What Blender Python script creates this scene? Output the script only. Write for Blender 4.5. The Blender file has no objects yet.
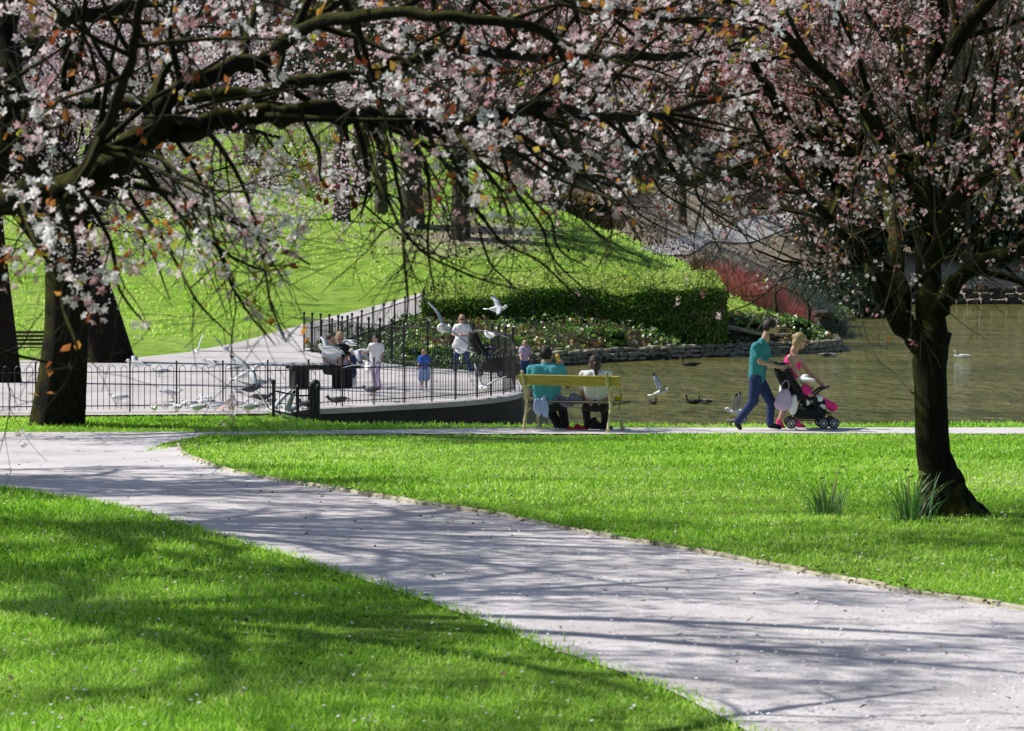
import bpy, math, random
import numpy as np
from mathutils import Vector, Matrix
R = math.radians
rng = np.random.default_rng(11)
random.seed(5)
SC = bpy.context.scene
COL = SC.collection
FP, CZ, HY = 2800.0, 2.73, 255.0      # focal length in pixels, eye height, horizon row (telephoto view)

def W(px, py, Y):                      # a place measured on the photograph at distance Y
    return np.array([(px-512)*Y/FP, Y, CZ-(py-HY)*Y/FP])

# ------------------------------------------------------------------ objects
def tag(o, label=None, cat=None, group=None, kind=None):
    if label: o['label'] = label
    if cat: o['category'] = cat
    if group: o['group'] = group
    if kind: o['kind'] = kind
    return o
def thing(name, loc, label, cat, group=None, rz=0):
    o = bpy.data.objects.new(name, None); COL.objects.link(o)
    o.location = [float(v) for v in loc]; o.rotation_euler = (0, 0, rz); o.empty_display_size = .2
    return tag(o, label, cat, group)
def link(name, me, parent=None):
    o = bpy.data.objects.new(name, me); COL.objects.link(o)
    if parent is not None: o.parent = parent
    return o
def copy_tree(o, parent=None):
    c = o.copy(); COL.objects.link(c); c.parent = parent
    for ch in [x for x in bpy.data.objects if x.parent == o]: copy_tree(ch, c)
    return c

def np_mesh(name, V, faces, mats, rnd=None, smooth=False, midx=None):
    """V (n,3); faces: list of (m,k) index arrays"""
    me = bpy.data.meshes.new(name)
    V = np.asarray(V, np.float32)
    me.vertices.add(len(V)); me.vertices.foreach_set('co', V.ravel())
    faces = [np.asarray(f, np.int32) for f in faces if len(f)]
    nl = sum(f.size for f in faces); npol = sum(len(f) for f in faces)
    me.loops.add(nl); me.polygons.add(npol)
    me.loops.foreach_set('vertex_index', np.concatenate([f.ravel() for f in faces]))
    tot = np.concatenate([np.full(len(f), f.shape[1], np.int32) for f in faces])
    st = np.concatenate([[0], np.cumsum(tot)[:-1]]).astype(np.int32)
    me.polygons.foreach_set('loop_start', st); me.polygons.foreach_set('loop_total', tot)
    for m in (mats if isinstance(mats, (list, tuple)) else [mats]): me.materials.append(m)
    if midx is not None: me.polygons.foreach_set('material_index', np.asarray(midx, np.int32))
    me.polygons.foreach_set('use_smooth', np.full(npol, smooth))
    me.update(calc_edges=True)
    if rnd is not None:
        a = me.attributes.new('rnd', 'FLOAT', 'POINT'); a.data.foreach_set('value', np.asarray(rnd, np.float32))
    me.validate()
    return me

def norm(v):
    return v/ (np.linalg.norm(v)+1e-9)

def rand_rot(n, up=None, g=rng):
    """n random rotation matrices; up: optional (n,3) direction of local z"""
    z = g.normal(size=(n,3)) if up is None else np.asarray(up, float)
    z = z/np.linalg.norm(z, axis=1, keepdims=True)
    a = g.normal(size=(n,3)); x = np.cross(a, z); x /= np.linalg.norm(x, axis=1, keepdims=True)+1e-9
    y = np.cross(z, x)
    return np.stack([x, y, z], axis=2)

def scatter(tV, tF, P, Rm, S, rnd=None):
    """instance a template at every point; returns V, faces, rnd per vertex"""
    P = np.asarray(P); n = len(P); k = len(tV)
    S = np.broadcast_to(np.asarray(S, float).reshape(-1, 1) if np.ndim(S) else np.full((n,1), S), (n,1))
    V = np.einsum('nij,kj->nki', Rm, tV)*S[:, :, None]+P[:, None, :]
    F = [(np.asarray(f)[None]+ (np.arange(n)*k)[:, None, None]).reshape(-1, np.asarray(f).shape[1]) for f in tF]
    r = rng.random(n) if rnd is None else np.asarray(rnd)
    return V.reshape(-1, 3), F, np.repeat(r, k)

class MB:
    """collects shapes into one mesh"""
    def __init__(s): s.v = []; s.f = []; s.m = []; s.n = 0
    def add(s, V, F, m=0):
        s.v.append(np.asarray(V, float))
        for f in F: s.f.append([i+s.n for i in f]); s.m.append(m)
        s.n += len(V)
    def box(s, c, d, m=0, rot=None, bev=0.0):
        x, y, z = [q/2 for q in d]
        if bev:
            b = bev; V = []
            for sx in (-1,1):
                for sy in (-1,1):
                    for sz in (-1,1):
                        V += [(sx*(x-b), sy*(y-b), sz*z), (sx*(x-b), sy*y, sz*(z-b)), (sx*x, sy*(y-b), sz*(z-b))]
            V = np.array(V)
            idx = lambda a,b_,c_,k: ((a*2+b_)*2+c_)*3+k
            F = [[idx(0,0,c,0), idx(1,0,c,0), idx(1,1,c,0), idx(0,1,c,0)] for c in (0,1)]
            F += [[idx(0,c,0,1), idx(1,c,0,1), idx(1,c,1,1), idx(0,c,1,1)] for c in (0,1)]
            F += [[idx(c,0,0,2), idx(c,1,0,2), idx(c,1,1,2), idx(c,0,1,2)] for c in (0,1)]
            for a in (0,1):
                for b_ in (0,1):
                    F.append([idx(a,b_,0,1), idx(a,b_,1,1), idx(a,b_,1,2), idx(a,b_,0,2)])
                    F.append([idx(a,0,b_,0), idx(a,1,b_,0), idx(a,1,b_,2), idx(a,0,b_,2)])
                    F.append([idx(0,a,b_,0), idx(1,a,b_,0), idx(1,a,b_,1), idx(0,a,b_,1)])
                    for c_ in (0,1): F.append([idx(a,b_,c_,0), idx(a,b_,c_,1), idx(a,b_,c_,2)])
        else:
            V = np.array([(sx*x, sy*y, sz*z) for sx in (-1,1) for sy in (-1,1) for sz in (-1,1)])
            F = [[0,1,3,2],[4,6,7,5],[0,4,5,1],[2,3,7,6],[0,2,6,4],[1,5,7,3]]
        if rot is not None: V = V @ np.array(rot).T
        s.add(V+np.array(c), F, m)
    def tube(s, pts, rad, k=8, m=0, cap=True, flat=None):
        pts = np.asarray(pts, float); n = len(pts)
        rad = np.broadcast_to(np.asarray(rad, float), (n,))
        ref = None; V = []
        for i in range(n):
            t = pts[min(i+1,n-1)]-pts[max(i-1,0)]; t = norm(t)
            if ref is None:
                ref = np.cross(t, [0,0,1.]) if abs(t[2]) < .9 else np.cross(t, [0,1.,0])
            ref = norm(ref-t*np.dot(ref,t)); b = np.cross(t, ref)
            a = np.arange(k)*2*math.pi/k
            V.append(pts[i]+rad[i]*(np.cos(a)[:,None]*ref*(flat or 1)+np.sin(a)[:,None]*b))
        F = []
        for i in range(n-1):
            for j in range(k):
                F.append([i*k+j, i*k+(j+1)%k, (i+1)*k+(j+1)%k, (i+1)*k+j])
        if cap: F.append(list(range(k))[::-1]); F.append([(n-1)*k+j for j in range(k)])
        s.add(np.concatenate(V), F, m)
    def rc(s, a, b, ra, rb, m=0, k=14, sq=1.0):
        """round cone a->b"""
        a = np.asarray(a,float); b = np.asarray(b,float); t = norm(b-a)
        pts = []; rad = []
        for q in (-1,-.8,-.5): pts.append(a+t*ra*q); rad.append(ra*math.sqrt(max(1-q*q,.0004)))
        pts.append(a); rad.append(ra); pts.append(b); rad.append(rb)
        for q in (.5,.8,1): pts.append(b+t*rb*q); rad.append(rb*math.sqrt(max(1-q*q,.0004)))
        s.tube(pts, rad, k, m)
    def ell(s, c, r, m=0, rot=None, k=14, h=9):
        V = [(0,0,-1)]
        for i in range(1,h):
            p = -math.pi/2+math.pi*i/h
            for j in range(k): V.append((math.cos(p)*math.cos(2*math.pi*j/k), math.cos(p)*math.sin(2*math.pi*j/k), math.sin(p)))
        V.append((0,0,1)); V = np.array(V)*np.array(r)
        if rot is not None: V = V @ np.array(rot).T
        F = [[0, 1+(j+1)%k, 1+j] for j in range(k)]
        for i in range(h-2):
            for j in range(k): F.append([1+i*k+j, 1+i*k+(j+1)%k, 1+(i+1)*k+(j+1)%k, 1+(i+1)*k+j])
        t = 1+(h-1)*k; F += [[t, 1+(h-2)*k+j, 1+(h-2)*k+(j+1)%k] for j in range(k)]
        s.add(V+np.array(c), F, m)
    def lathe(s, prof, c=(0,0,0), k=16, m=0):
        V = []; n = len(prof)
        for r, z in prof:
            for j in range(k): V.append((c[0]+r*math.cos(2*math.pi*j/k), c[1]+r*math.sin(2*math.pi*j/k), c[2]+z))
        F = [[i*k+j, i*k+(j+1)%k, (i+1)*k+(j+1)%k, (i+1)*k+j] for i in range(n-1) for j in range(k)]
        s.add(V, F, m)
    def mesh(s, name, mats, smooth=False):
        me = bpy.data.meshes.new(name)
        me.from_pydata([tuple(v) for v in np.concatenate(s.v)], [], s.f)
        for m in (mats if isinstance(mats, (list,tuple)) else [mats]): me.materials.append(m)
        me.polygons.foreach_set('material_index', s.m)
        me.polygons.foreach_set('use_smooth', [smooth]*len(s.f))
        me.update(); return me
    def build(s, name, mats, parent=None, smooth=False):
        return link(name, s.mesh(name, mats, smooth), parent)

def remesh(mb, voxel, mats, name, smooth_it=2):
    me = mb.mesh('tmp', [])
    o = link('tmp', me)
    m = o.modifiers.new('r', 'REMESH'); m.mode = 'VOXEL'; m.voxel_size = voxel
    if smooth_it:
        q = o.modifiers.new('s', 'SMOOTH'); q.iterations = smooth_it; q.factor = .5
    dg = bpy.context.evaluated_depsgraph_get()
    out = bpy.data.meshes.new_from_object(o.evaluated_get(dg)); out.name = name
    bpy.data.objects.remove(o); bpy.data.meshes.remove(me)
    out.materials.clear()
    for x in (mats if isinstance(mats, (list,tuple)) else [mats]): out.materials.append(x)
    out.polygons.foreach_set('use_smooth', [True]*len(out.polygons))
    return out

# ------------------------------------------------------------------ materials
def ramp(nt, stops):
    r = nt.nodes.new('ShaderNodeValToRGB'); e = r.color_ramp.elements
    while len(e) > 1: e.remove(e[-1])
    e[0].position = stops[0][0]; e[0].color = (*stops[0][1], 1)
    for p, c in stops[1:]:
        q = e.new(p); q.color = (*c, 1)
    return r
def mat(name, col, rough=.7, var=.25, scale=8, bump=0, metal=0, spec=.5, col2=None, bscale=None, stretch=None, sheen=0):
    m = bpy.data.materials.new(name); m.use_nodes = True; nt = m.node_tree; b = nt.nodes['Principled BSDF']
    tc = nt.nodes.new('ShaderNodeTexCoord'); src = tc.outputs['Object']
    if stretch:
        mp = nt.nodes.new('ShaderNodeMapping'); mp.inputs['Scale'].default_value = stretch
        nt.links.new(src, mp.inputs[0]); src = mp.outputs[0]
    n = nt.nodes.new('ShaderNodeTexNoise'); n.inputs['Scale'].default_value = scale; n.inputs['Detail'].default_value = 6
    n.inputs['Roughness'].default_value = .65
    nt.links.new(src, n.inputs[0])
    c1 = tuple(x*(1-var) for x in col); c2 = col2 or tuple(min(1, x*(1+var)) for x in col)
    r = ramp(nt, [(.3, c1), (.7, c2)]); nt.links.new(n.outputs[0], r.inputs[0]); nt.links.new(r.outputs[0], b.inputs['Base Color'])
    b.inputs['Roughness'].default_value = rough; b.inputs['Metallic'].default_value = metal
    b.inputs['Specular IOR Level'].default_value = spec
    if bump:
        n2 = nt.nodes.new('ShaderNodeTexNoise'); n2.inputs['Scale'].default_value = bscale or scale*3; n2.inputs['Detail'].default_value = 8
        nt.links.new(src, n2.inputs[0])
        bp = nt.nodes.new('ShaderNodeBump'); bp.inputs['Strength'].default_value = bump; bp.inputs['Distance'].default_value = .02
        nt.links.new(n2.outputs[0], bp.inputs['Height']); nt.links.new(bp.outputs[0], b.inputs['Normal'])
    return m
def leafmat(name, stops, trans=.4, rough=.6, gloss=.0):
    """thin leaf / petal: colour from the per-piece value, light passes through"""
    m = bpy.data.materials.new(name); m.use_nodes = True; nt = m.node_tree; nt.nodes.clear()
    o = nt.nodes.new('ShaderNodeOutputMaterial'); a = nt.nodes.new('ShaderNodeAttribute'); a.attribute_name = 'rnd'
    r = ramp(nt, stops); nt.links.new(a.outputs['Fac'], r.inputs[0])
    d = nt.nodes.new('ShaderNodeBsdfDiffuse'); t = nt.nodes.new('ShaderNodeBsdfTranslucent'); mx = nt.nodes.new('ShaderNodeMixShader')
    mx.inputs[0].default_value = trans
    nt.links.new(r.outputs[0], d.inputs[0]); nt.links.new(r.outputs[0], t.inputs[0])
    nt.links.new(d.outputs[0], mx.inputs[1]); nt.links.new(t.outputs[0], mx.inputs[2])
    last = mx.outputs[0]
    if gloss:
        g = nt.nodes.new('ShaderNodeBsdfGlossy'); g.inputs['Roughness'].default_value = .35; g.inputs[0].default_value = (.9,.95,.9,1)
        m2 = nt.nodes.new('ShaderNodeMixShader'); m2.inputs[0].default_value = gloss
        nt.links.new(last, m2.inputs[1]); nt.links.new(g.outputs[0], m2.inputs[2]); last = m2.outputs[0]
    nt.links.new(last, o.inputs[0])
    return m

def bark(name, base, hi, moss, mossamt=.5):
    m = bpy.data.materials.new(name); m.use_nodes = True; nt = m.node_tree; b = nt.nodes['Principled BSDF']
    tc = nt.nodes.new('ShaderNodeTexCoord'); mp = nt.nodes.new('ShaderNodeMapping'); mp.inputs['Scale'].default_value = (9, 9, 2.2)
    nt.links.new(tc.outputs['Object'], mp.inputs[0])
    n = nt.nodes.new('ShaderNodeTexNoise'); n.inputs['Scale'].default_value = 2.5; n.inputs['Detail'].default_value = 9; n.inputs['Roughness'].default_value = .7
    nt.links.new(mp.outputs[0], n.inputs[0]); r = ramp(nt, [(.35, base), (.7, hi)]); nt.links.new(n.outputs[0], r.inputs[0])
    g = nt.nodes.new('ShaderNodeNewGeometry'); sx = nt.nodes.new('ShaderNodeSeparateXYZ'); nt.links.new(g.outputs['Normal'], sx.inputs[0])
    n3 = nt.nodes.new('ShaderNodeTexNoise'); n3.inputs['Scale'].default_value = 2.2; n3.inputs['Detail'].default_value = 5; nt.links.new(tc.outputs['Object'], n3.inputs[0])
    # moss grows on the upper and weather side
    ma = nt.nodes.new('ShaderNodeMath'); ma.operation = 'MULTIPLY_ADD'; ma.inputs[1].default_value = .6; nt.links.new(sx.outputs[2], ma.inputs[0]); nt.links.new(n3.outputs[0], ma.inputs[2])
    mb_ = nt.nodes.new('ShaderNodeMath'); mb_.operation = 'MULTIPLY_ADD'; mb_.inputs[1].default_value = -.25; nt.links.new(sx.outputs[0], mb_.inputs[0]); nt.links.new(ma.outputs[0], mb_.inputs[2])
    mr = nt.nodes.new('ShaderNodeMapRange'); mr.inputs[1].default_value = .62; mr.inputs[2].default_value = .95; mr.inputs[4].default_value = mossamt
    nt.links.new(mb_.outputs[0], mr.inputs[0])
    mx = nt.nodes.new('ShaderNodeMix'); mx.data_type = 'RGBA'; nt.links.new(mr.outputs[0], mx.inputs[0]); nt.links.new(r.outputs[0], mx.inputs[6]); mx.inputs[7].default_value = (*moss, 1)
    nt.links.new(mx.outputs[2], b.inputs['Base Color']); b.inputs['Roughness'].default_value = .95; b.inputs['Specular IOR Level'].default_value = .2
    bp = nt.nodes.new('ShaderNodeBump'); bp.inputs['Strength'].default_value = 1; bp.inputs['Distance'].default_value = .07
    nt.links.new(n.outputs[0], bp.inputs['Height']); nt.links.new(bp.outputs[0], b.inputs['Normal'])
    return m

M = {}
M['bark'] = bark('cherry_bark', (.005,.004,.003), (.028,.021,.014), (.16,.17,.02))
M['bark_grey'] = bark('park_tree_bark', (.035,.03,.022), (.14,.12,.085), (.10,.11,.03), .6)
M['twig'] = mat('twig_bark', (.012,.009,.006), .9, .5, 6)
M['twig_moss_lit'] = mat('lit_mossy_twig', (.055,.05,.026), .9, .6, 3)  # olive lightened for moss and for sunlight painted onto the twigs
M['twig_far'] = mat('far_twig_bark', (.06,.048,.036), .9, .5, 2)
M['blossom'] = leafmat('cherry_blossom', [(0,(.50,.26,.30)),(.3,(.78,.56,.62)),(.6,(.90,.80,.86)),(1,(.97,.95,1.0))], .58)
M['blossom_pink'] = leafmat('pink_blossom', [(0,(.34,.07,.09)),(.3,(.66,.30,.36)),(.6,(.88,.64,.71)),(1,(.96,.90,.94))], .55)
M['bronze'] = leafmat('bronze_leaf', [(0,(.10,.022,.018)),(.35,(.30,.075,.03)),(.6,(.52,.21,.06)),(.85,(.60,.40,.08)),(1,(.40,.42,.05))], .6)
M['iron'] = mat('black_iron', (.012,.013,.015), .45, .3, 20, spec=.5)
M['stone'] = mat('mossy_stone', (.24,.225,.18), .9, .5, 1.2, .6)
M['stone_dark'] = mat('dark_stone', (.05,.05,.05), .9, .5, .8, .6)
M['skin'] = mat('skin', (.55,.33,.25), .5, .06, 6, spec=.35)
M['white'] = mat('white_cotton', (.88,.87,.88), .9, .05, 10, 1.0, bscale=9)
M['black'] = mat('black_cloth', (.012,.012,.014), .9, .3, 14, .2)
M['jeans'] = mat('blue_denim', (.035,.07,.19), .9, .3, 22, .9, bscale=9)
M['navy'] = mat('navy_denim', (.018,.035,.12), .9, .35, 18, .9, bscale=9)
M['teal'] = mat('teal_cotton', (.035,.24,.29), .9, .12, 12, 1.0, bscale=9)
M['aqua'] = mat('aqua_cotton', (.08,.42,.48), .9, .12, 12, 1.0, bscale=9)
M['magenta'] = mat('magenta_cotton', (.85,.03,.25), .8, .1, 12, .1)
M['hair_dark'] = mat('dark_hair', (.012,.009,.008), .6, .4, 30, .3)
M['hair_brown'] = mat('brown_hair', (.05,.028,.016), .6, .4, 30, .3)
M['hair_blond'] = mat('blond_hair', (.42,.30,.15), .55, .3, 30, .3)
M['eye'] = mat('eye_dark', (.02,.015,.015), .2, .1)
M['lip'] = mat('lip', (.38,.12,.10), .5, .1)
M['rubber'] = mat('black_rubber', (.015,.015,.016), .7, .2, 20)
M['lilac'] = mat('lilac_cotton', (.55,.42,.62), .9, .1, 12)
M['blueshirt'] = mat('royal_blue_cotton', (.03,.13,.55), .9, .1, 12)
M['paleblue'] = mat('pale_blue_cotton', (.35,.45,.68), .9, .1, 12)
M['yellow_paint'] = mat('yellow_iron_paint', (.55,.48,.13), .45, .35, 14, .4, col2=(.72,.67,.36))
M['yellow_wood'] = mat('ochre_wood', (.46,.35,.03), .55, .35, 3, .4, col2=(.60,.48,.07), stretch=(1.5,14,14))
M['slat'] = mat('dark_slat_wood', (.06,.055,.02), .6, .3, 3, .3)
M['yellow'] = mat('bright_yellow_plastic', (.85,.75,.01), .4, .05)
M['cone'] = mat('cone_wafer', (.80,.50,.05), .6, .1)
M['red'] = mat('red_fabric', (.55,.02,.03), .8, .15)
M['metal'] = mat('silver_metal', (.6,.6,.62), .3, .05, metal=.9)
M['lens'] = mat('dark_lens', (.01,.01,.012), .1, .05)
# ------------------------------------------------------------------ terrain
def lerp_tab(tab, y):
    return np.interp(y, [a for a,_ in tab], [b for _,b in tab])
NEAR = [(-50,1.0),(8,.92),(16,.88),(20,.84),(24,.70),(30,.44),(36,.17),(41,.02),(44.5,0),(48,0),(84,-.2)]
LEFT = NEAR[:-1]+[(76,-.16),(84,-.22),(88,.05),(92,.55),(97,1.1),(103,2.2),(110,3.9),(150,8.8),(200,14.5),(260,27),(320,33),(2500,60)]
RIGHT = NEAR[:-1]+[(76,-.16),(90,-.25),(97,.0),(105,1.1),(125,3.6),(160,7.0),(200,12),(260,25),(320,33),(2500,60)]
POND = np.array([(-3.6,49.5),(-3.3,46.6),(-2.4,45.6),(-1,45.4),(20,45.4),(50,44),(75,52),(80,100),(70,150),(50,186),(35,190),(24,190),(19.5,176),(17.3,163),(15.2,143),
                 (13.3,124),(12.3,108),(11.6,98),(10.4,95.2),(8.4,94.2),(6.1,91.4),(2.7,87),(.4,82.5),(-.6,72),(-.9,66),(-.8,58),(-1.5,54.5),(-2.5,52.5)])
def pond_dist(X, Y):
    """signed distance to the pond's edge, negative in the water"""
    P = np.stack([X.ravel(), Y.ravel()], 1); best = np.full(len(P), 1e9); ins = np.zeros(len(P), bool)
    n = len(POND)
    for i in range(n):
        a = POND[i]; b = POND[(i+1)%n]; ab = b-a
        t = np.clip(((P-a)@ab)/(ab@ab), 0, 1); d = np.linalg.norm(P-a-t[:,None]*ab, axis=1)
        best = np.minimum(best, d)
        c = ((a[1] > P[:,1]) != (b[1] > P[:,1]))
        with np.errstate(divide='ignore', invalid='ignore'):
            xi = (b[0]-a[0])*(P[:,1]-a[1])/(b[1]-a[1]+1e-12)+a[0]
        ins ^= c & (P[:,0] < xi)
    return np.where(ins, -best, best).reshape(X.shape)
def Hn(X, Y):
    X = np.asarray(X, float); Y = np.asarray(Y, float)
    w = np.clip((X-1)/11, 0, 1); w = w*w*(3-2*w)
    z = lerp_tab(LEFT, Y)*(1-w)+lerp_tab(RIGHT, Y)*w
    z = z+ np.where(Y > 90, np.sin(X*.21+Y*.05)*.25*np.clip((Y-90)/40,0,1), 0)+.025*np.sin(X*.9+1)*np.sin(Y*.55)*np.clip((44-Y)/10,0,1)
    d = pond_dist(X, Y)
    slope = np.where(Y < 60, .9, .45)
    lim = np.where(d > 0, -.5+d*slope, -.5+np.maximum(d, -1.2)*.9)
    return np.minimum(z, lim)
def H(x, y): return float(Hn(np.array([x]), np.array([y]))[0])
# smooth the profiles a little
def _smooth(tab):
    ys = np.arange(-60, 400, 1.0); z = lerp_tab(tab, ys); k = np.ones(5)/5
    z2 = np.convolve(np.pad(z, 2, mode='edge'), k, 'valid')
    return [(-400, float(z2[0]))]+[(float(a), float(b)) for a, b in zip(ys, z2)]+[(2500, tab[-1][1])]
LEFT = _smooth(LEFT); RIGHT = _smooth(RIGHT)
def ground_at(px, py, y0=8, y1=400):
    ys = np.linspace(y0, y1, 9000); X = (px-512)*ys/FP
    zr = CZ-(py-HY)*ys/FP; g = Hn(X, ys)
    k = np.argmax(zr <= g); 
    if not (zr <= g).any(): k = len(ys)-1
    return np.array([X[k], ys[k], g[k]])

xs = np.concatenate([[-2500,-1200,-600,-300,-150,-100,-70,-50,-40], np.arange(-34, -12, 1), np.arange(-12, 16, .5), np.arange(16, 50, 1), [55,65,80,100,150,300,600,1200,2500]])
ys = np.concatenate([[-400,-150,-60,-30,-10,0], np.arange(3, 44, .6), np.arange(44, 50, .3), np.arange(50, 165, .8), np.arange(165, 270, 3), [280,300,320,360,420,600,1000,2500]])
GX, GY = np.meshgrid(xs, ys)
GZ = Hn(GX, GY)
GZ = np.where(np.abs(GX) > 100, np.where(GY < 60, .5*np.minimum(1, GZ+.5), GZ), GZ)
nx, ny = len(xs), len(ys)
ii = np.arange(nx-1)[None]+ (np.arange(ny-1)*nx)[:, None]
F = np.stack([ii, ii+1, ii+nx+1, ii+nx], -1).reshape(-1, 4)
# bare, leaf littered ground under the trees
def litter(X, Y):
    a = np.exp(-(((X-11)/10)**2+((Y-160)/20)**2))*1.1
    b = np.exp(-(((X+1.5)/4)**2+((Y-109)/4)**2))*.62
    c = np.clip((Y-158)/30, 0, 1)*1.3
    e = np.clip((X-13)/5,0,1)*np.clip((Y-100)/10,0,1)*.7
    return np.clip(a+b+c+e, 0, 1)
def soil(X, Y):   # planting bed between the railings, the hedge and the water
    hedge = np.interp(X, [-8,-4.5,-2.8,0,8,13], [86,90,94,97,99,104])
    left = np.interp(Y, [62,66,70,77,84,90], [.3,-.6,-2.4,-4.4,-6.2,-5.4])
    return ((Y > 62) & (Y < hedge) & (X > left)).astype(float)

def lawn_mat():
    m = bpy.data.materials.new('lawn'); m.use_nodes = True; nt = m.node_tree; b = nt.nodes['Principled BSDF']
    g = nt.nodes.new('ShaderNodeNewGeometry')
    def noise(s, d=6, r=.6):
        n = nt.nodes.new('ShaderNodeTexNoise'); n.inputs['Scale'].default_value = s; n.inputs['Detail'].default_value = d; n.inputs['Roughness'].default_value = r
        nt.links.new(g.outputs['Position'], n.inputs[0]); return n
    def mix(f, a, b_):
        x = nt.nodes.new('ShaderNodeMix'); x.data_type = 'RGBA'
        nt.links.new(f, x.inputs[0]); nt.links.new(a, x.inputs[6]); nt.links.new(b_, x.inputs[7]); return x.outputs[2]
    big = noise(.35, 5); fine = noise(9, 8, .75)
    r1 = ramp(nt, [(.3,(.18,.36,.03)),(.5,(.31,.49,.07)),(.72,(.50,.57,.17))]); nt.links.new(big.outputs[0], r1.inputs[0])
    r2 = ramp(nt, [(.34,(.05,.14,.015)),(.5,(.28,.46,.06)),(.66,(.48,.60,.14))]); nt.links.new(fine.outputs[0], r2.inputs[0])
    mid = noise(1.4, 7, .7)
    half = nt.nodes.new('ShaderNodeValue'); half.outputs[0].default_value = .55
    grass = mix(half.outputs[0], r1.outputs[0], r2.outputs[0])
    rm = ramp(nt, [(.36,(.45,.55,.5)),(.5,(.95,.95,.95)),(.7,(1.15,1.1,1.1))]); nt.links.new(mid.outputs[0], rm.inputs[0])  # mottling; its dark patches paint dappled shade into the grass colour
    mm = nt.nodes.new('ShaderNodeMix'); mm.data_type = 'RGBA'; mm.blend_type = 'MULTIPLY'; mm.inputs[0].default_value = .8
    nt.links.new(grass, mm.inputs[6]); nt.links.new(rm.outputs[0], mm.inputs[7])
    an = nt.nodes.new('ShaderNodeAttribute'); an.attribute_name = 'thatch'; dk = nt.nodes.new('ShaderNodeRGB'); dk.outputs[0].default_value = (.14,.30,.025,1)
    grass = mix(an.outputs['Fac'], mm.outputs[2], dk.outputs[0])
    r3 = ramp(nt, [(.3,(.14,.11,.08)),(.5,(.42,.35,.27)),(.7,(.62,.55,.46))]); nt.links.new(noise(3, 9, .8).outputs[0], r3.inputs[0])
    a = nt.nodes.new('ShaderNodeAttribute'); a.attribute_name = 'litter'
    ma = nt.nodes.new('ShaderNodeMath'); ma.operation = 'ADD'; nt.links.new(a.outputs['Fac'], ma.inputs[0]); nt.links.new(noise(.8, 6).outputs[0], ma.inputs[1])
    mr = nt.nodes.new('ShaderNodeMapRange'); mr.inputs[1].default_value = .72; mr.inputs[2].default_value = 1.1; nt.links.new(ma.outputs[0], mr.inputs[0])
    c1 = mix(mr.outputs[0], grass, r3.outputs[0])
    a2 = nt.nodes.new('ShaderNodeAttribute'); a2.attribute_name = 'soil'
    r4 = ramp(nt, [(.35,(.015,.012,.008)),(.55,(.06,.05,.03)),(.75,(.14,.13,.07))]); nt.links.new(noise(4, 8, .8).outputs[0], r4.inputs[0])
    c2 = mix(a2.outputs['Fac'], c1, r4.outputs[0])
    a5 = nt.nodes.new('ShaderNodeAttribute'); a5.attribute_name = 'painted_shade'
    r5 = ramp(nt, [(.35,(.006,.006,.005)),(.6,(.03,.024,.016)),(.78,(.09,.07,.045))]); nt.links.new(noise(.9, 9, .8).outputs[0], r5.inputs[0])  # shade under the crest wood, painted into the ground colour
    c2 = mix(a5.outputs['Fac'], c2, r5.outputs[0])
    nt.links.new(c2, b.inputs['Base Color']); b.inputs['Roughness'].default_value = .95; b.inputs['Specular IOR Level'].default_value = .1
    bp = nt.nodes.new('ShaderNodeBump'); bp.inputs['Strength'].default_value = .9; bp.inputs['Distance'].default_value = .08
    nt.links.new(fine.outputs[0], bp.inputs['Height']); nt.links.new(bp.outputs[0], b.inputs['Normal'])
    return m
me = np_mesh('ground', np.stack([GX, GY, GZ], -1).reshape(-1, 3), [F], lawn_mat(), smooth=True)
for nm, fn in (('painted_shade', lambda X, Y: np.clip((Y-172-24*np.clip(X/8, 0, 1)+8*np.sin(X*.35)+5*np.sin(X*.9))/7, 0, 1)), ('litter', litter), ('soil', soil), ('thatch', lambda X, Y: np.clip((46.5-Y)/3, 0, .75)*(np.abs(X) < 14))):
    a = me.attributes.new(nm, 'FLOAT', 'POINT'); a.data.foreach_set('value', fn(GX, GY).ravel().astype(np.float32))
tag(link('ground', me), kind='structure')

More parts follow.
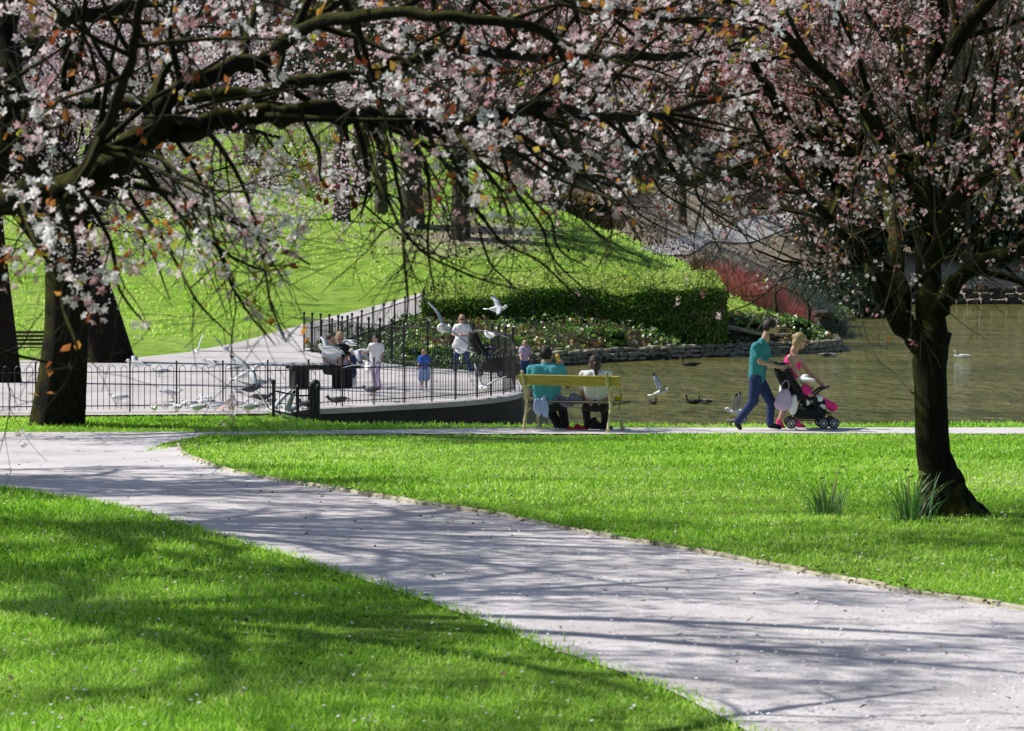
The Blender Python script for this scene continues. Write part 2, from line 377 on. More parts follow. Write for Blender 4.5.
def asphalt(name, c1, c2, speck=.0):
    m = bpy.data.materials.new(name); m.use_nodes = True; nt = m.node_tree; b = nt.nodes['Principled BSDF']
    g = nt.nodes.new('ShaderNodeNewGeometry')
    n = nt.nodes.new('ShaderNodeTexNoise'); n.inputs['Scale'].default_value = 1.3; n.inputs['Detail'].default_value = 8; n.inputs['Roughness'].default_value = .7
    nt.links.new(g.outputs['Position'], n.inputs[0]); r = ramp(nt, [(.3, c1), (.7, c2)]); nt.links.new(n.outputs[0], r.inputs[0])
    n2 = nt.nodes.new('ShaderNodeTexVoronoi'); n2.inputs['Scale'].default_value = 55; nt.links.new(g.outputs['Position'], n2.inputs[0])
    r2 = ramp(nt, [(0,(1.2,1.2,1.2)),(.35,(1,1,1)),(.9,(.78,.78,.79))]); nt.links.new(n2.outputs['Distance'], r2.inputs[0])
    mx = nt.nodes.new('ShaderNodeMix'); mx.data_type = 'RGBA'; mx.blend_type = 'MULTIPLY'; mx.inputs[0].default_value = .8
    nt.links.new(r.outputs[0], mx.inputs[6]); nt.links.new(r2.outputs[0], mx.inputs[7])
    n4 = nt.nodes.new('ShaderNodeTexNoise'); n4.inputs['Scale'].default_value = .33; n4.inputs['Detail'].default_value = 9; n4.inputs['Roughness'].default_value = .72
    nt.links.new(g.outputs['Position'], n4.inputs[0]); r4 = ramp(nt, [(.36,(.72,.71,.70)),(.48,(.97,.97,.97)),(.7,(1.06,1.05,1.06))]); nt.links.new(n4.outputs[0], r4.inputs[0])
    m4 = nt.nodes.new('ShaderNodeMix'); m4.data_type = 'RGBA'; m4.blend_type = 'MULTIPLY'; m4.inputs[0].default_value = .9
    nt.links.new(mx.outputs[2], m4.inputs[6]); nt.links.new(r4.outputs[0], m4.inputs[7])
    nt.links.new(m4.outputs[2], b.inputs['Base Color']); b.inputs['Roughness'].default_value = .9; b.inputs['Specular IOR Level'].default_value = .25
    n3 = nt.nodes.new('ShaderNodeTexNoise'); n3.inputs['Scale'].default_value = 60; n3.inputs['Detail'].default_value = 6; nt.links.new(g.outputs['Position'], n3.inputs[0])
    bp = nt.nodes.new('ShaderNodeBump'); bp.inputs['Strength'].default_value = .5; bp.inputs['Distance'].default_value = .012
    nt.links.new(n3.outputs[0], bp.inputs['Height']); nt.links.new(bp.outputs[0], b.inputs['Normal'])
    return m
M['asphalt'] = asphalt('worn_asphalt', (.58,.55,.555), (.80,.765,.775))
M['plaza'] = asphalt('pale_paving', (.50,.47,.47), (.70,.67,.67))

def resample(P, n):
    P = np.asarray(P, float); s = np.concatenate([[0], np.cumsum(np.linalg.norm(np.diff(P, axis=0), axis=1))])
    t = np.linspace(0, s[-1], n); return np.stack([np.interp(t, s, P[:,k]) for k in range(P.shape[1])], 1)
def crom(P, n=8):
    """smooth curve through points"""
    P = np.asarray(P, float); Q = np.vstack([2*P[0]-P[1], P, 2*P[-1]-P[-2]]); out = []
    for i in range(1, len(Q)-2):
        for t in np.linspace(0, 1, n, endpoint=False):
            a,b,c,d = Q[i-1],Q[i],Q[i+1],Q[i+2]
            out.append(.5*((2*b)+(-a+c)*t+(2*a-5*b+4*c-d)*t*t+(-a+3*b-3*c+d)*t**3))
    out.append(P[-1]); return np.array(out)
def strip(name, A, B, m, up=.02, nl=120, nw=12, kind='structure', zf=Hn):
    A = resample(A, nl); B = resample(B, nl)
    t = np.linspace(0, 1, nw)[None, :, None]
    P = A[:, None, :2]*(1-t)+B[:, None, :2]*t
    Z = zf(P[...,0], P[...,1])+up
    V = np.concatenate([P, Z[...,None]], -1).reshape(-1, 3)
    k = np.arange(nw-1)[None]+(np.arange(nl-1)*nw)[:, None]
    Fq = np.stack([k, k+1, k+nw+1, k+nw], -1).reshape(-1, 4)
    o = link(name, np_mesh(name, V, [Fq], m, smooth=True))
    if o.data.polygons[0].normal.z < 0: o.data.flip_normals()
    if kind: tag(o, kind=kind)
    return o
G = lambda L: [ground_at(*p) for p in L]
kerbR = crom(G([(178,446),(184,455),(215,468),(300,486),(400,503),(500,518),(600,538),(700,555),(800,575),(900,594),(1024,614),(1150,642)]), 6)
kerbL = crom(G([(-330,470),(-160,474),(0,488),(100,505),(200,530),(300,562),(400,595),(500,630),(600,668),(700,710),(760,740)]), 6)
kerbR = np.vstack([kerbR, [4.4,11.5,0], [5.3,9,0],[6.5,5,0],[8,-4,0]])
kerbL = np.vstack([kerbL, [1.6,9.0,0],[2.6,6,0],[5.0,-4,0]])
far_edge = np.array([(-24,41.2,0),(-14,41.6,0),(-8,42.1,0),(-5.2,42.1,0)])
# near path: sheet between its two edges; the upper end opens towards the left
_n = np.convolve(rng.normal(size=len(kerbL)), [.3,.4,.3], 'same'); kerbL[:, 0] += _n*.035
inner = np.vstack([[(-4.6,42.15,0),(-4.9,39,0),(-4.75,36,0)], kerbR[1:]])
outer = np.vstack([[(-16,42.0,0),(-15,36,0),(-12,30,0)], kerbL])
strip('path', outer, inner, M['asphalt'], .013, 200, 26)
strip('path', [(-60,38.5,0),(-24,40.4,0),(-15.9,41.0,0)], [(-60,42.5,0),(-24,42.6,0),(-15.9,42.7,0)], M['asphalt'], .018, 60, 6)
# waterside path
strip('path', [(-15.9,42.02,0),(-4,42.1,0),(0,42.3,0),(30,42.5,0),(60,41.8,0)], [(-15.9,42.62,0),(-4,42.85,0),(0,43.95,0),(30,44.15,0),(60,43.3,0)], M['asphalt'], .016, 200, 6)

# kerb stones on the lawn side of the near path
kp = resample(kerbR[:72], 620)[:, :2]
mb = MB()
acc = 0; last = None
for i in range(0, len(kp)-1, 4):
    a = kp[i]; b = kp[min(i+4, len(kp)-1)]; L = np.linalg.norm(b-a)
    if L < .02: continue
    c = (a+b)/2; ang = math.atan2(b[1]-a[1], b[0]-a[0])
    rot = np.array([[math.cos(ang),-math.sin(ang),0],[math.sin(ang),math.cos(ang),0],[0,0,1]])
    w = .038+random.uniform(-.01,.01)
    mb.box((c[0]+random.uniform(-.008,.008), c[1], H(*c)+.006+random.uniform(-.010,.006)), (L*.97, w, .07), 0, rot, .008)
M['kerb'] = mat('mossy_kerb', (.46,.42,.26), .95, .4, 3, .5, col2=(.66,.63,.50))
o = mb.build('kerb', M['kerb']); tag(o, kind='structure')

# ------------------------------------------------------------------ plaza (planar paving over a dark retaining wall)
zpl = lambda x, y: -.0050*(y-48)
PF = [(-3.55,49.1),(-2.9,49.7),(-2.02,50.7),(-1.3,51.6),(-.6,52.8),(-.1,54.2),(.16,55.7)]
PB = [(.22,58),(.14,62),(-.4,66.4),(-1.5,68.9),(-2.6,70.8),(-4.3,76.8),(-6.1,83.7)]
poly = [(-40,44.9),(-15,45.9),(-8.6,46.95),(-5.2,47.35),(-4.3,47.5),(-3.7,48.2)]+PF+PB+[(-9.3,84.5),(-10.5,77),(-13.5,75),(-20,76),(-40,80)]
V = [(x, y, zpl(x,y)+.035) for x, y in poly]; n = len(V)
V += [(x, y, -1.6) for x, y in poly]
me = bpy.data.meshes.new('plaza'); me.from_pydata(V, [], [list(range(n))]+[[i, (i+1)%n, (i+1)%n+n, i+n][::-1] for i in range(n)])
me.materials.append(M['plaza']); me.materials.append(M['stone_dark'])
me.polygons.foreach_set('material_index', [0]+[1]*n); me.update()
tag(link('plaza', me), kind='structure')
# coping and wall along the water
mb = MB()
pc = resample(crom([(x,y,0) for x,y in PF], 6), 30)
V = []; 
for i, p in enumerate(pc):
    t = pc[min(i+1,29)]-pc[max(i-1,0)]; t = norm(t); nrm = np.array([t[1], -t[0], 0])
    z = zpl(p[0], p[1])
    for off, zz in ((.02,.05),(.07,.035),(.07,-.06),(.015,-.065),(.015,-1.6),(-.25,-1.6),(-.25,.05)):
        V.append((p[0]+nrm[0]*off, p[1]+nrm[1]*off, z+zz if zz > -1 else zz))
Fs = []; ms = []
for i in range(29):
    for j in range(7):
        Fs.append([i*7+j, i*7+(j+1)%7, (i+1)*7+(j+1)%7, (i+1)*7+j]); ms.append(0 if j in (0,1,2,6) else 1)
Fs += [list(range(7)), [29*7+j for j in range(7)][::-1]]; ms += [1,1]
me = bpy.data.meshes.new('retaining_wall'); me.from_pydata(V, [], Fs)
M['wall_dark'] = mat('wet_dark_wall', (.022,.022,.020), .7, .5, 2, .4)
me.materials.append(M['plaza']); me.materials.append(M['wall_dark']); me.polygons.foreach_set('material_index', ms); me.update()
o = link('retaining_wall', me); tag(o, 'dark curved retaining wall between the paved feeding area and the water', 'wall')

# paths leaving the feeding area
pa = crom([(-9.6,83.5,0),(-7.6,89,0),(-5.2,94.5,0),(-3.2,98.5,0)], 6)
pb = crom([(-6.4,82.5,0),(-5.0,88,0),(-3.3,93,0),(-1.9,96.8,0)], 6)
strip('path', pa, pb, M['plaza'], .07, 60, 6)
pa = crom(G([(800,212),(740,222),(690,232),(655,243),(640,250)]), 6)
pb = crom(G([(810,222),(770,236),(730,244),(700,249),(660,256)]), 6)
strip('path', pa, pb, M['plaza'], .07, 90, 14)

# ------------------------------------------------------------------ water
m = bpy.data.materials.new('pond_water'); m.use_nodes = True; nt = m.node_tree; b = nt.nodes['Principled BSDF']
g = nt.nodes.new('ShaderNodeNewGeometry')
n0 = nt.nodes.new('ShaderNodeTexNoise'); n0.inputs['Scale'].default_value = 1; n0.inputs['Detail'].default_value = 6; mp0 = nt.nodes.new('ShaderNodeMapping'); mp0.inputs['Scale'].default_value = (.10,.30,1); nt.links.new(g.outputs['Position'], mp0.inputs[0]); nt.links.new(mp0.outputs[0], n0.inputs[0])
r = ramp(nt, [(.3,(.12,.125,.025)),(.7,(.25,.24,.07))]); nt.links.new(n0.outputs[0], r.inputs[0]); nt.links.new(r.outputs[0], b.inputs['Base Color'])
b.inputs['Roughness'].default_value = .06; b.inputs['IOR'].default_value = 1.33
mp = nt.nodes.new('ShaderNodeMapping'); mp.inputs['Scale'].default_value = (1.0,.8,1); nt.links.new(g.outputs['Position'], mp.inputs[0])
n1 = nt.nodes.new('ShaderNodeTexNoise'); n1.inputs['Scale'].default_value = 2.0; n1.inputs['Detail'].default_value = 5; n1.inputs['Roughness'].default_value = .6; nt.links.new(mp.outputs[0], n1.inputs[0])
n2 = nt.nodes.new('ShaderNodeTexNoise'); n2.inputs['Scale'].default_value = .5; n2.inputs['Detail'].default_value = 3; nt.links.new(mp.outputs[0], n2.inputs[0])
ad = nt.nodes.new('ShaderNodeMath'); ad.operation = 'ADD'; nt.links.new(n1.outputs[0], ad.inputs[0]); nt.links.new(n2.outputs[0], ad.inputs[1])
bp = nt.nodes.new('ShaderNodeBump'); bp.inputs['Strength'].default_value = 1; bp.inputs['Distance'].default_value = .42; b.inputs['Specular IOR Level'].default_value = .4
nt.links.new(ad.outputs[0], bp.inputs['Height']); nt.links.new(bp.outputs[0], b.inputs['Normal'])
ZW = -.62
me = bpy.data.meshes.new('water'); me.from_pydata([(-4,44.5,ZW),(85,43,ZW),(85,205,ZW),(-4,205,ZW)], [], [[0,1,2,3]]); me.materials.append(m)
tag(link('water', me), kind='structure')

# ------------------------------------------------------------------ stone edging walls of the pond
def stones(name, line, rows, size, m, label, z0=-.75, depth=.3):
    mb = MB(); L = resample(np.array([(x,y,0) for x,y in line], float), 400)
    s = np.concatenate([[0], np.cumsum(np.linalg.norm(np.diff(L, axis=0), axis=1))])
    g = random.Random(3)
    for rI in range(rows):
        d = 0
        while d < s[-1]:
            w = size*g.uniform(.7,1.6); c = np.array([np.interp(d+w/2, s, L[:,0]), np.interp(d+w/2, s, L[:,1]), 0])
            k = min(int(np.searchsorted(s, d)), 398); t = norm(L[k+1]-L[k]); an = math.atan2(t[1], t[0])+g.uniform(-.2,.2)
            rot = np.array(Matrix.Rotation(an,3,'Z') @ Matrix.Rotation(g.uniform(-.12,.12),3,'Y'))
            hgt = size*.55*g.uniform(.8,1.15)
            c[2] = z0+rI*size*.5+hgt/2; nrm = np.array([-t[1], t[0], 0])*rI*.06
            mb.box(c+nrm+np.array([0,0,g.uniform(-.03,.03)])+np.array([t[1],-t[0],0])*g.uniform(-.05,.07), (w*g.uniform(.85,1.0), depth*g.uniform(.8,1.3), hgt*g.uniform(.7,1.0)), 0, rot@np.array(Matrix.Rotation(g.uniform(-.15,.15),3,'X')), size*.12)
            d += w
    o = mb.build(name, m); tag(o, label, 'wall'); return o
stones('stone_wall', [(.2,81),(.5,82.7),(2.7,87.2),(6.1,91.5),(8.4,94.2),(10.4,95.1),(11.5,97.6),(12.0,103)], 4, .27, M['stone'], 'low mossy rubble stone wall edging the planting bed beside the water')
stones('stone_wall', [(12.6,112),(13.4,124),(15.3,143),(17.4,163),(19.6,176),(24.1,190.1),(35,190.2),(50,186.3)], 3, .9, M['stone_dark'], 'dark rubble stone wall along the far right shore of the pond', depth=.6)
# ------------------------------------------------------------------ trees
PETAL_V = []; PETAL_F = []
for i in range(5):
    a = i*2*math.pi/5; c, s = math.cos(a), math.sin(a); c1, s1 = math.cos(a-.5), math.sin(a-.5); c2, s2 = math.cos(a+.5), math.sin(a+.5)
    b0 = len(PETAL_V)
    PETAL_V += [(0,0,0), (.62*c1,.62*s1,.16), (1.0*c,1.0*s,.34), (.62*c2,.62*s2,.16)]
    PETAL_F.append([b0,b0+1,b0+2,b0+3])
PETAL_V = np.array(PETAL_V); PETAL_F = [np.array(PETAL_F)]
LEAF_V = np.array([(0,0,0),(.30,.45,.10),(0,1,0),(-.30,.45,.10),(0,.5,-.02)]); LEAF_F = [np.array([[0,1,2,4],[0,4,2,3]])]
TRI_V = np.array([(-.7,-.4,0),(.7,-.4,.1),(.55,.5,0),(-.5,.6,.15)]); TRI_F = [np.array([[0,1,2,3]])]
BALL_V = np.vstack([TRI_V, TRI_V[:, [2,0,1]]]); BALL_F = [np.array([[0,1,2,3],[4,5,6,7]])]

def tubes(polys, k, ridge=0):
    """polys: list of (pts, radii) -> V, F; every branch of one thickness class in one sheet of quads"""
    Vs = []; Fs = []; n0 = 0; ca = np.arange(k)*2*math.pi/k; C, S = np.cos(ca), np.sin(ca)
    for pts, rad in polys:
        pts = np.asarray(pts); n = len(pts); rad = np.asarray(rad)
        t = np.gradient(pts, axis=0); t /= np.linalg.norm(t, axis=1, keepdims=True)+1e-9
        ref = np.array([.3,.9,.2]) if abs(t[0][1]) < .8 else np.array([.9,.1,.3])
        u = ref-t*(t@ref)[:,None]; u /= np.linalg.norm(u, axis=1, keepdims=True)+1e-9; w = np.cross(t, u)
        R2 = rad[:,None]*np.ones(k)[None]
        if ridge:
            g_ = np.arange(n)[:,None]; ph = pts[0].sum()*7; am = np.clip(rad/.12, .3, 1.6)[:,None]*ridge
            R2 = R2*(1+am*(np.sin(3*ca+ph+g_*.10)+.7*np.sin(5*ca-ph+g_*.17)+.45*np.sin(8*ca+ph*2-g_*.13)+.25*np.sin(ca*2+g_*.6+ph)))
        V = pts[:,None,:]+R2[:,:,None]*(C[None,:,None]*u[:,None,:]+S[None,:,None]*w[:,None,:])
        Vs.append(V.reshape(-1,3)); i = np.arange(n-1)[:,None]*k; j = np.arange(k)[None]
        a = i+j; b = i+(j+1)%k
        Fs.append(np.stack([a, b, b+k, a+k], -1).reshape(-1,4)+n0); n0 += n*k
    return np.concatenate(Vs), np.concatenate(Fs)

def blobs(P, s, seed=77):
    g = np.random.default_rng(seed); v = 0
    for i in range(8): v = v+np.sin(P@(g.normal(size=3)*s)+g.uniform(0, 6.28))
    return v/8*1.6
class Tree:
    """spec per level: step, wander, trop (z pull), kids per metre, kid length range, kid angle range"""
    def __init__(s, spec, g): s.spec = spec; s.g = g; s.limbs = []; s.lv = {}
    def grow(s, p, d, L, r, lv, tag_=1.0):
        st, wan, trop, kpm, kl, ka = s.spec[lv][:6]; g = s.g
        n = max(3, int(L/st)+1); pts = [p]; rad = [r]; h = L/n
        dirs = [d]
        for i in range(n):
            d = d+g.normal(size=3)*wan; d[2] += trop; d = norm(d); p = p+d*h; pts.append(p); dirs.append(d)
            rad.append(max(r*(1-.78*(i+1)/n), .0012))
        s.lv.setdefault(lv, []).append((np.array(pts), np.array(rad), tag_))
        if lv+1 in s.spec: s.kids(np.array(pts), np.array(rad), lv, kpm, kl, ka, tag_)
    def kids(s, pts, rad, lv, kpm, kl, ka, tag_=1.0, t0=.15):
        g = s.g; seg = np.linalg.norm(np.diff(pts, axis=0), axis=1); L = seg.sum(); cs = np.concatenate([[0], np.cumsum(seg)])
        for q in range(max(1, int(g.poisson(kpm*L)))):
            t = g.uniform(t0, 1)*L; i = min(int(np.searchsorted(cs, t))-1, len(seg)-1); i = max(i, 0)
            p = pts[i]+(pts[i+1]-pts[i])*((t-cs[i])/max(seg[i],1e-6)); ax = norm(pts[i+1]-pts[i])
            o = norm(np.cross(ax, g.normal(size=3))); an = R(g.uniform(*ka))
            d = norm(ax*math.cos(an)+o*math.sin(an)); r = min(rad[i]*.62, s.spec[lv+1][6] if len(s.spec[lv+1]) > 6 else 9)
            s.grow(p, d, g.uniform(*kl)*(1-.35*t/L), r, lv+1, tag_)
    def limb(s, pts, rad, lv=0, kpm=None, kl=None, ka=(35,75), tag_=1.0, t0=.1, n=6):
        P = crom(pts, n); r = np.interp(np.linspace(0,1,len(P)), np.linspace(0,1,len(rad)), rad)
        wob = s.g.normal(size=P.shape); wob[1:] = wob[1:]*.6+wob[:-1]*.6; wob[0] = 0; P = P+wob*np.minimum(r, .05)[:,None]*np.where(r > .085, .04, .30)[:,None]; r = r*(1+s.g.normal(size=len(r))*np.where(r > .085, 0, .05))
        s.limbs.append((P, r, tag_))
        if kpm: s.kids(P, r, lv, kpm, kl, ka, tag_, t0)

def spread(T, lvs, per_m, off, keep=1.0):
    """points along the twigs of some levels; the branch tag thins them out"""
    P = []; D = []
    for lv in lvs:
        for pts, rad, tg in T.lv.get(lv, []):
            seg = np.linalg.norm(np.diff(pts, axis=0), axis=1); L = seg.sum(); n = rng.poisson(L*per_m*tg*keep)
            if n == 0: continue
            t = rng.uniform(.1, 1.02, n)*L; cs = np.concatenate([[0], np.cumsum(seg)])
            P.append(np.stack([np.interp(t, cs, pts[:,k]) for k in range(3)], 1)); D.append(np.repeat((pts[-1]-pts[0])[None], n, 0))
    P = np.concatenate(P); D = np.concatenate(D)
    P = P+rng.normal(size=P.shape)*off
    return P, D

def finish_tree(T, root, loc, name_branch, mats, classes, sides=(10,5,3)):
    """classes: (part name, levels) for branches"""
    loc = np.array(loc)
    V, Fq = tubes([(p-loc, r) for p, r, _ in T.limbs], sides[0]*2, .045)
    L1 = [(p-loc, r) for p, r, _ in T.lv.get(1, [])]
    if L1:
        V1, F1 = tubes(L1, sides[1]); Fq = np.concatenate([Fq, F1+len(V)]); V = np.concatenate([V, V1])
    link('trunk', np_mesh('trunk', V, [Fq], mats[0], smooth=True), root)
    L = [(p-loc, r) for lv in (2,3,4) for p, r, _ in T.lv.get(lv, [])]
    V, Fq = tubes(L, sides[2]); link('crown', np_mesh('crown', V, [Fq], mats[2], smooth=True), root)

def petals(root, loc, P, size, m, name='blossoms', tmpl=(PETAL_V, PETAL_F), rnd=None, up=None, cluster=1, coff=0):
    if cluster > 1:
        cr = np.repeat(rng.beta(1.6, 1.2, len(P)) if rnd is None else rnd, cluster)+rng.normal(size=len(P)*cluster)*.12
        P = np.repeat(P, cluster, 0)+rng.normal(size=(len(P)*cluster, 3))*coff; rnd = np.clip(cr, 0, 1)
    V, F, r = scatter(tmpl[0], tmpl[1], P-np.array(loc), rand_rot(len(P), up), size*rng.uniform(.75, 1.2, len(P)), rnd)
    return link(name, np_mesh(name, V, F, m, rnd=r), root)

# ---- cherry by the lawn, right of the photograph
TY = 20.4
b = W(948, 514, TY); b[2] = H(b[0], b[1])-.03; base_r = b
w = lambda x, y, dy=0: W(x, y, TY+dy)
T = Tree({1:(.28,.13,.05,3.6,(.7,1.8),(22,55),.03), 2:(.16,.14,.035,5.4,(.3,.85),(25,60),.014), 3:(.10,.16,.0,6,(.12,.32),(30,65),.0058), 4:(.07,.1,0,0,(0,0),(0,0),.003)}, np.random.default_rng(4))
T.limb([b+[.0,0,-.1], b+[-.02,0,.05], w(940,480), w(934,450), w(932,400), w(930,360), w(934,330)], [.32,.235,.142,.122,.118,.122,.125], n=8)
# root flare ridges
for a, L in ((0.3,.42),(1.4,.3),(2.7,.36),(4.0,.33),(5.2,.34)):
    e = b+np.array([math.cos(a)*L, math.sin(a)*L, -.06]); T.limb([b+[0,0,.35], b+np.array([math.cos(a)*.14, math.sin(a)*.14, .10]), e], [.07,.085,.03])
T.limb([w(930,352), w(912,335,.0), w(890,308,-.1), w(874,278,-.2), w(868,240,-.3), w(845,200,-.4), w(815,160,-.7), w(780,110,-1.0), w(745,40,-1.3), w(720,-60,-1.5)], [.088,.080,.072,.064,.056,.052,.043,.034,.025,.015], 0, 1.9, (1.2,2.6), (35,70))
T.limb([w(934,345), w(930,300,.1), w(928,240,.2), w(925,170,.2), w(930,90,.1), w(938,0,.0), w(930,-120), w(940,-260)], [.118,.102,.092,.084,.08,.068,.05,.02], 0, 2.2, (1.2,2.8), (45,85), t0=.25)
T.limb([w(940,310), w(960,278,-.2), w(1000,256,-.5), w(1040,238,-.8), w(1110,190,-1.1), w(1200,110,-1.4), w(1290,20,-1.6)], [.07,.056,.046,.042,.036,.028,.015], 0, 2.2, (1.0,2.2))
T.limb([w(905,320), w(900,280,.3), w(893,230,.8), w(880,170,1.3), w(850,90,1.9), w(820,0,2.4), w(800,-90,2.8)], [.07,.055,.05,.045,.035,.03,.012], 0, 2.2, (1.0,2.3))
T.limb([w(868,250,-.3), w(840,215,.0), w(800,188,.4), w(760,173,.7), w(720,172,.9), w(690,182,1.0), w(660,168,1.2), w(620,140,1.4), w(560,120,1.6), w(490,110,1.7)], [.06,.05,.048,.05,.048,.042,.03,.022,.016,.006], 0, 1.5, (.6,1.5), (40,85), .8)
T.limb([w(929,230), w(890,150,-.8), w(830,80,-1.6), w(760,20,-2.2), w(680,-20,-2.6), w(600,-40,-2.9)], [.06,.05,.04,.035,.025,.008], 0, 2.4, (.9,2.0))
T.limb([w(929,210), w(880,130,1.0), w(790,70,1.9), w(680,40,2.6), w(570,30,3.2), w(480,50,3.5)], [.06,.05,.04,.03,.022,.008], 0, 2.6, (.9,1.9))
T.limb([w(929,200), w(850,150,.4), w(740,100,.8), w(640,80,1.0), w(540,70,1.1), w(440,80,1.2)], [.06,.05,.04,.03,.022,.008], 0, 2.8, (.8,1.8))
T.limb([w(930,180), w(970,110,1.0), w(1030,50,2.0), w(1110,-10,2.8), w(1200,-60,3.2)], [.06,.05,.04,.03,.01], 0, 2.4, (.9,2.0))
T.limb([w(930,260), w(960,200,-.9), w(1010,150,-1.8), w(1070,90,-2.6), w(1120,30,-3.0)], [.06,.05,.04,.03,.01], 0, 2.4, (.9,2.0))
T.limb([w(932,230), w(960,180,.9), w(1000,140,1.8), w(1060,120,2.6), w(1130,110,3.3)], [.05,.04,.035,.025,.01], 0, 2.4, (.9,1.8))
T.limb([w(905,325), w(885,275,-.8), w(850,240,-1.4), w(810,200,-1.8), w(770,150,-2.3), w(740,90,-2.7)], [.04,.035,.03,.025,.018,.008], 0, 1.3, (.6,1.2))
T.limb([w(929,120), w(900,40,.5), w(870,-60,.9), w(850,-160,1.1)], [.06,.05,.035,.01], 0, 2.4, (.9,2.0))
T.limb([w(929,90), w(990,0,-.5), w(1040,-90,-.8), w(1090,-190,-1.0)], [.06,.05,.035,.01], 0, 2.4, (.9,2.0))
root = thing('cherry_tree', base_r, 'pink blossoming cherry with forked dark trunk on the lawn before the pond', 'tree', 'flowering cherry trees')
finish_tree(T, root, base_r, 'branch', (M['bark'], M['bark'], M['twig_moss_lit']), [('branch', (1,)), ('twig', (2,3,4))], (12,6,3))
P, D = spread(T, (2,3,4), 5.6, .022)
def sparse_r(P):      # low and inner shoots carry few flowers
    a = np.clip((P[:,2]-2.35)/1.1, .04, 1); b = np.clip((P[:,2]-3.35)/.6, .02, 1)
    w = np.clip((P[:,0]-1.2)/.8, 0, 1); return (a*w+b*(1-w))*np.clip(.75+.6*blobs(P, 1.6), .15, 1)
P = P[(rng.random(len(P)) < sparse_r(P))]
print('right tree clusters', len(P), 'twigs', {k: len(v) for k, v in T.lv.items()})
petals(root, base_r, P, .0160, M['blossom_pink'], cluster=5, coff=.021)
P, D = spread(T, (2,3), 3.2, .03); P = P[rng.random(len(P)) < sparse_r(P)]
petals(root, base_r, P, .045, M['bronze'], 'leaves', (LEAF_V, LEAF_F))

# ---- the cherry the photograph looks out from under; trunk left of the frame, limbs reach across
def near_spec(): return {1:(.16,.16,-.01,4.0,(.5,1.1),(30,75),.016), 2:(.10,.17,-.02,6.5,(.16,.45),(30,70),.0048), 3:(.06,.15,-.01,0,(0,0),(0,0),.0022)}
T = Tree(near_spec(), np.random.default_rng(8))
bn = np.array([-3.6, 10.6, 0.]); bn[2] = H(bn[0], bn[1])-.03
w = lambda x, y, Y: W(x, y, Y)
T.limb([bn+[0,0,-.1], bn+[0,0,.1], bn+[.05,0,.7], bn+[.12,-.1,1.4], bn+[.35,-.1,1.75]], [.34,.25,.2,.19,.17], n=8)
for a, L in ((0.3,.42),(1.4,.38),(2.7,.4),(4.0,.4),(5.2,.38)):
    T.limb([bn+[0,0,.4], bn+np.array([math.cos(a)*.18, math.sin(a)*.18, .12]), bn+np.array([math.cos(a)*L*1.2, math.sin(a)*L*1.2, -.08])], [.08,.1,.03])
T.limb([bn+[.35,-.1,1.7], w(-190,226,10.2), w(-60,212,10.0), w(10,200,9.9), w(72,188,9.8), w(112,160,9.7), w(150,134,9.6), w(195,127,9.6), w(250,116,9.6), w(320,111,9.7), w(380,118,9.8), w(436,130,9.9)],
       [.15,.08,.068,.050,.052,.054,.046,.038,.036,.038,.035,.028], 0, 3.4, (.5,1.2), (40,85), 1.0, n=8)
T.limb([w(436,130,9.9), w(480,117,10.1), w(540,108,10.3), w(600,116,10.6), w(650,118,10.9), w(700,104,11.2), w(760,90,11.5)], [.03,.026,.022,.02,.017,.013,.006], 0, 6, (.4,.9))
T.limb([w(150,134,9.6), w(170,100,9.5), w(210,74,9.5), w(262,58,9.6), w(300,28,9.7), w(348,-8,9.9), w(400,-70,10.1), w(440,-160,10.3)], [.046,.036,.033,.030,.028,.026,.022,.012], 0, 4.2, (.5,1.2))
T.limb([bn+[.3,-.1,1.7], w(-150,110,10.9), w(0,104,10.8), w(80,104,10.7), w(150,103,10.6), w(215,94,10.5), w(260,92,10.5), w(300,80,10.5), w(345,78,10.5), w(400,66,10.6), w(450,50,10.8), w(520,56,11), w(600,58,11.2), w(680,56,11.4), (W(740,50,11.7))],
       [.09,.05,.026,.024,.023,.024,.024,.024,.024,.022,.022,.021,.019,.016,.008], 0, 5.5, (.4,1.0), n=6)
T.limb([bn+[.3,-.1,1.7], w(-60,240,11.2), w(0,150,11.3), w(8,60,11.4), w(4,-40,11.5), w(20,-160,11.6)], [.12,.07,.055,.05,.045,.02], 0, 4.5, (.6,1.3))
T.limb([w(262,58,9.6), w(330,20,9.3), w(400,14,9.1), w(470,20,9.0), w(545,32,9.0), w(570,62,9.1), w(640,80,9.3)], [.026,.022,.02,.018,.016,.012,.006], 0, 5.0, (.4,.9))
T.limb([w(72,188,9.8), w(110,120,9.2), w(130,60,8.8), w(140,0,8.6), w(150,-80,8.5)], [.022,.019,.016,.014,.008], 0, 5, (.4,1.0))
T.limb([w(8,60,11.4), w(60,20,11.8), w(130,6,12.1), w(200,-10,12.4), w(280,-40,12.8)], [.04,.034,.028,.022,.01], 0, 5, (.4,1.0))
T.limb([w(348,-8,9.9), w(430,-20,10.3), w(520,-14,10.8), w(600,10,11.2), w(680,20,11.6), w(760,30,12)], [.026,.023,.02,.018,.014,.007], 0, 5.5, (.4,1.0))
T.limb([w(150,103,10.6), w(170,60,11.0), w(185,10,11.3), w(190,-60,11.6)], [.022,.018,.015,.008], 0, 5.5, (.4,.9))
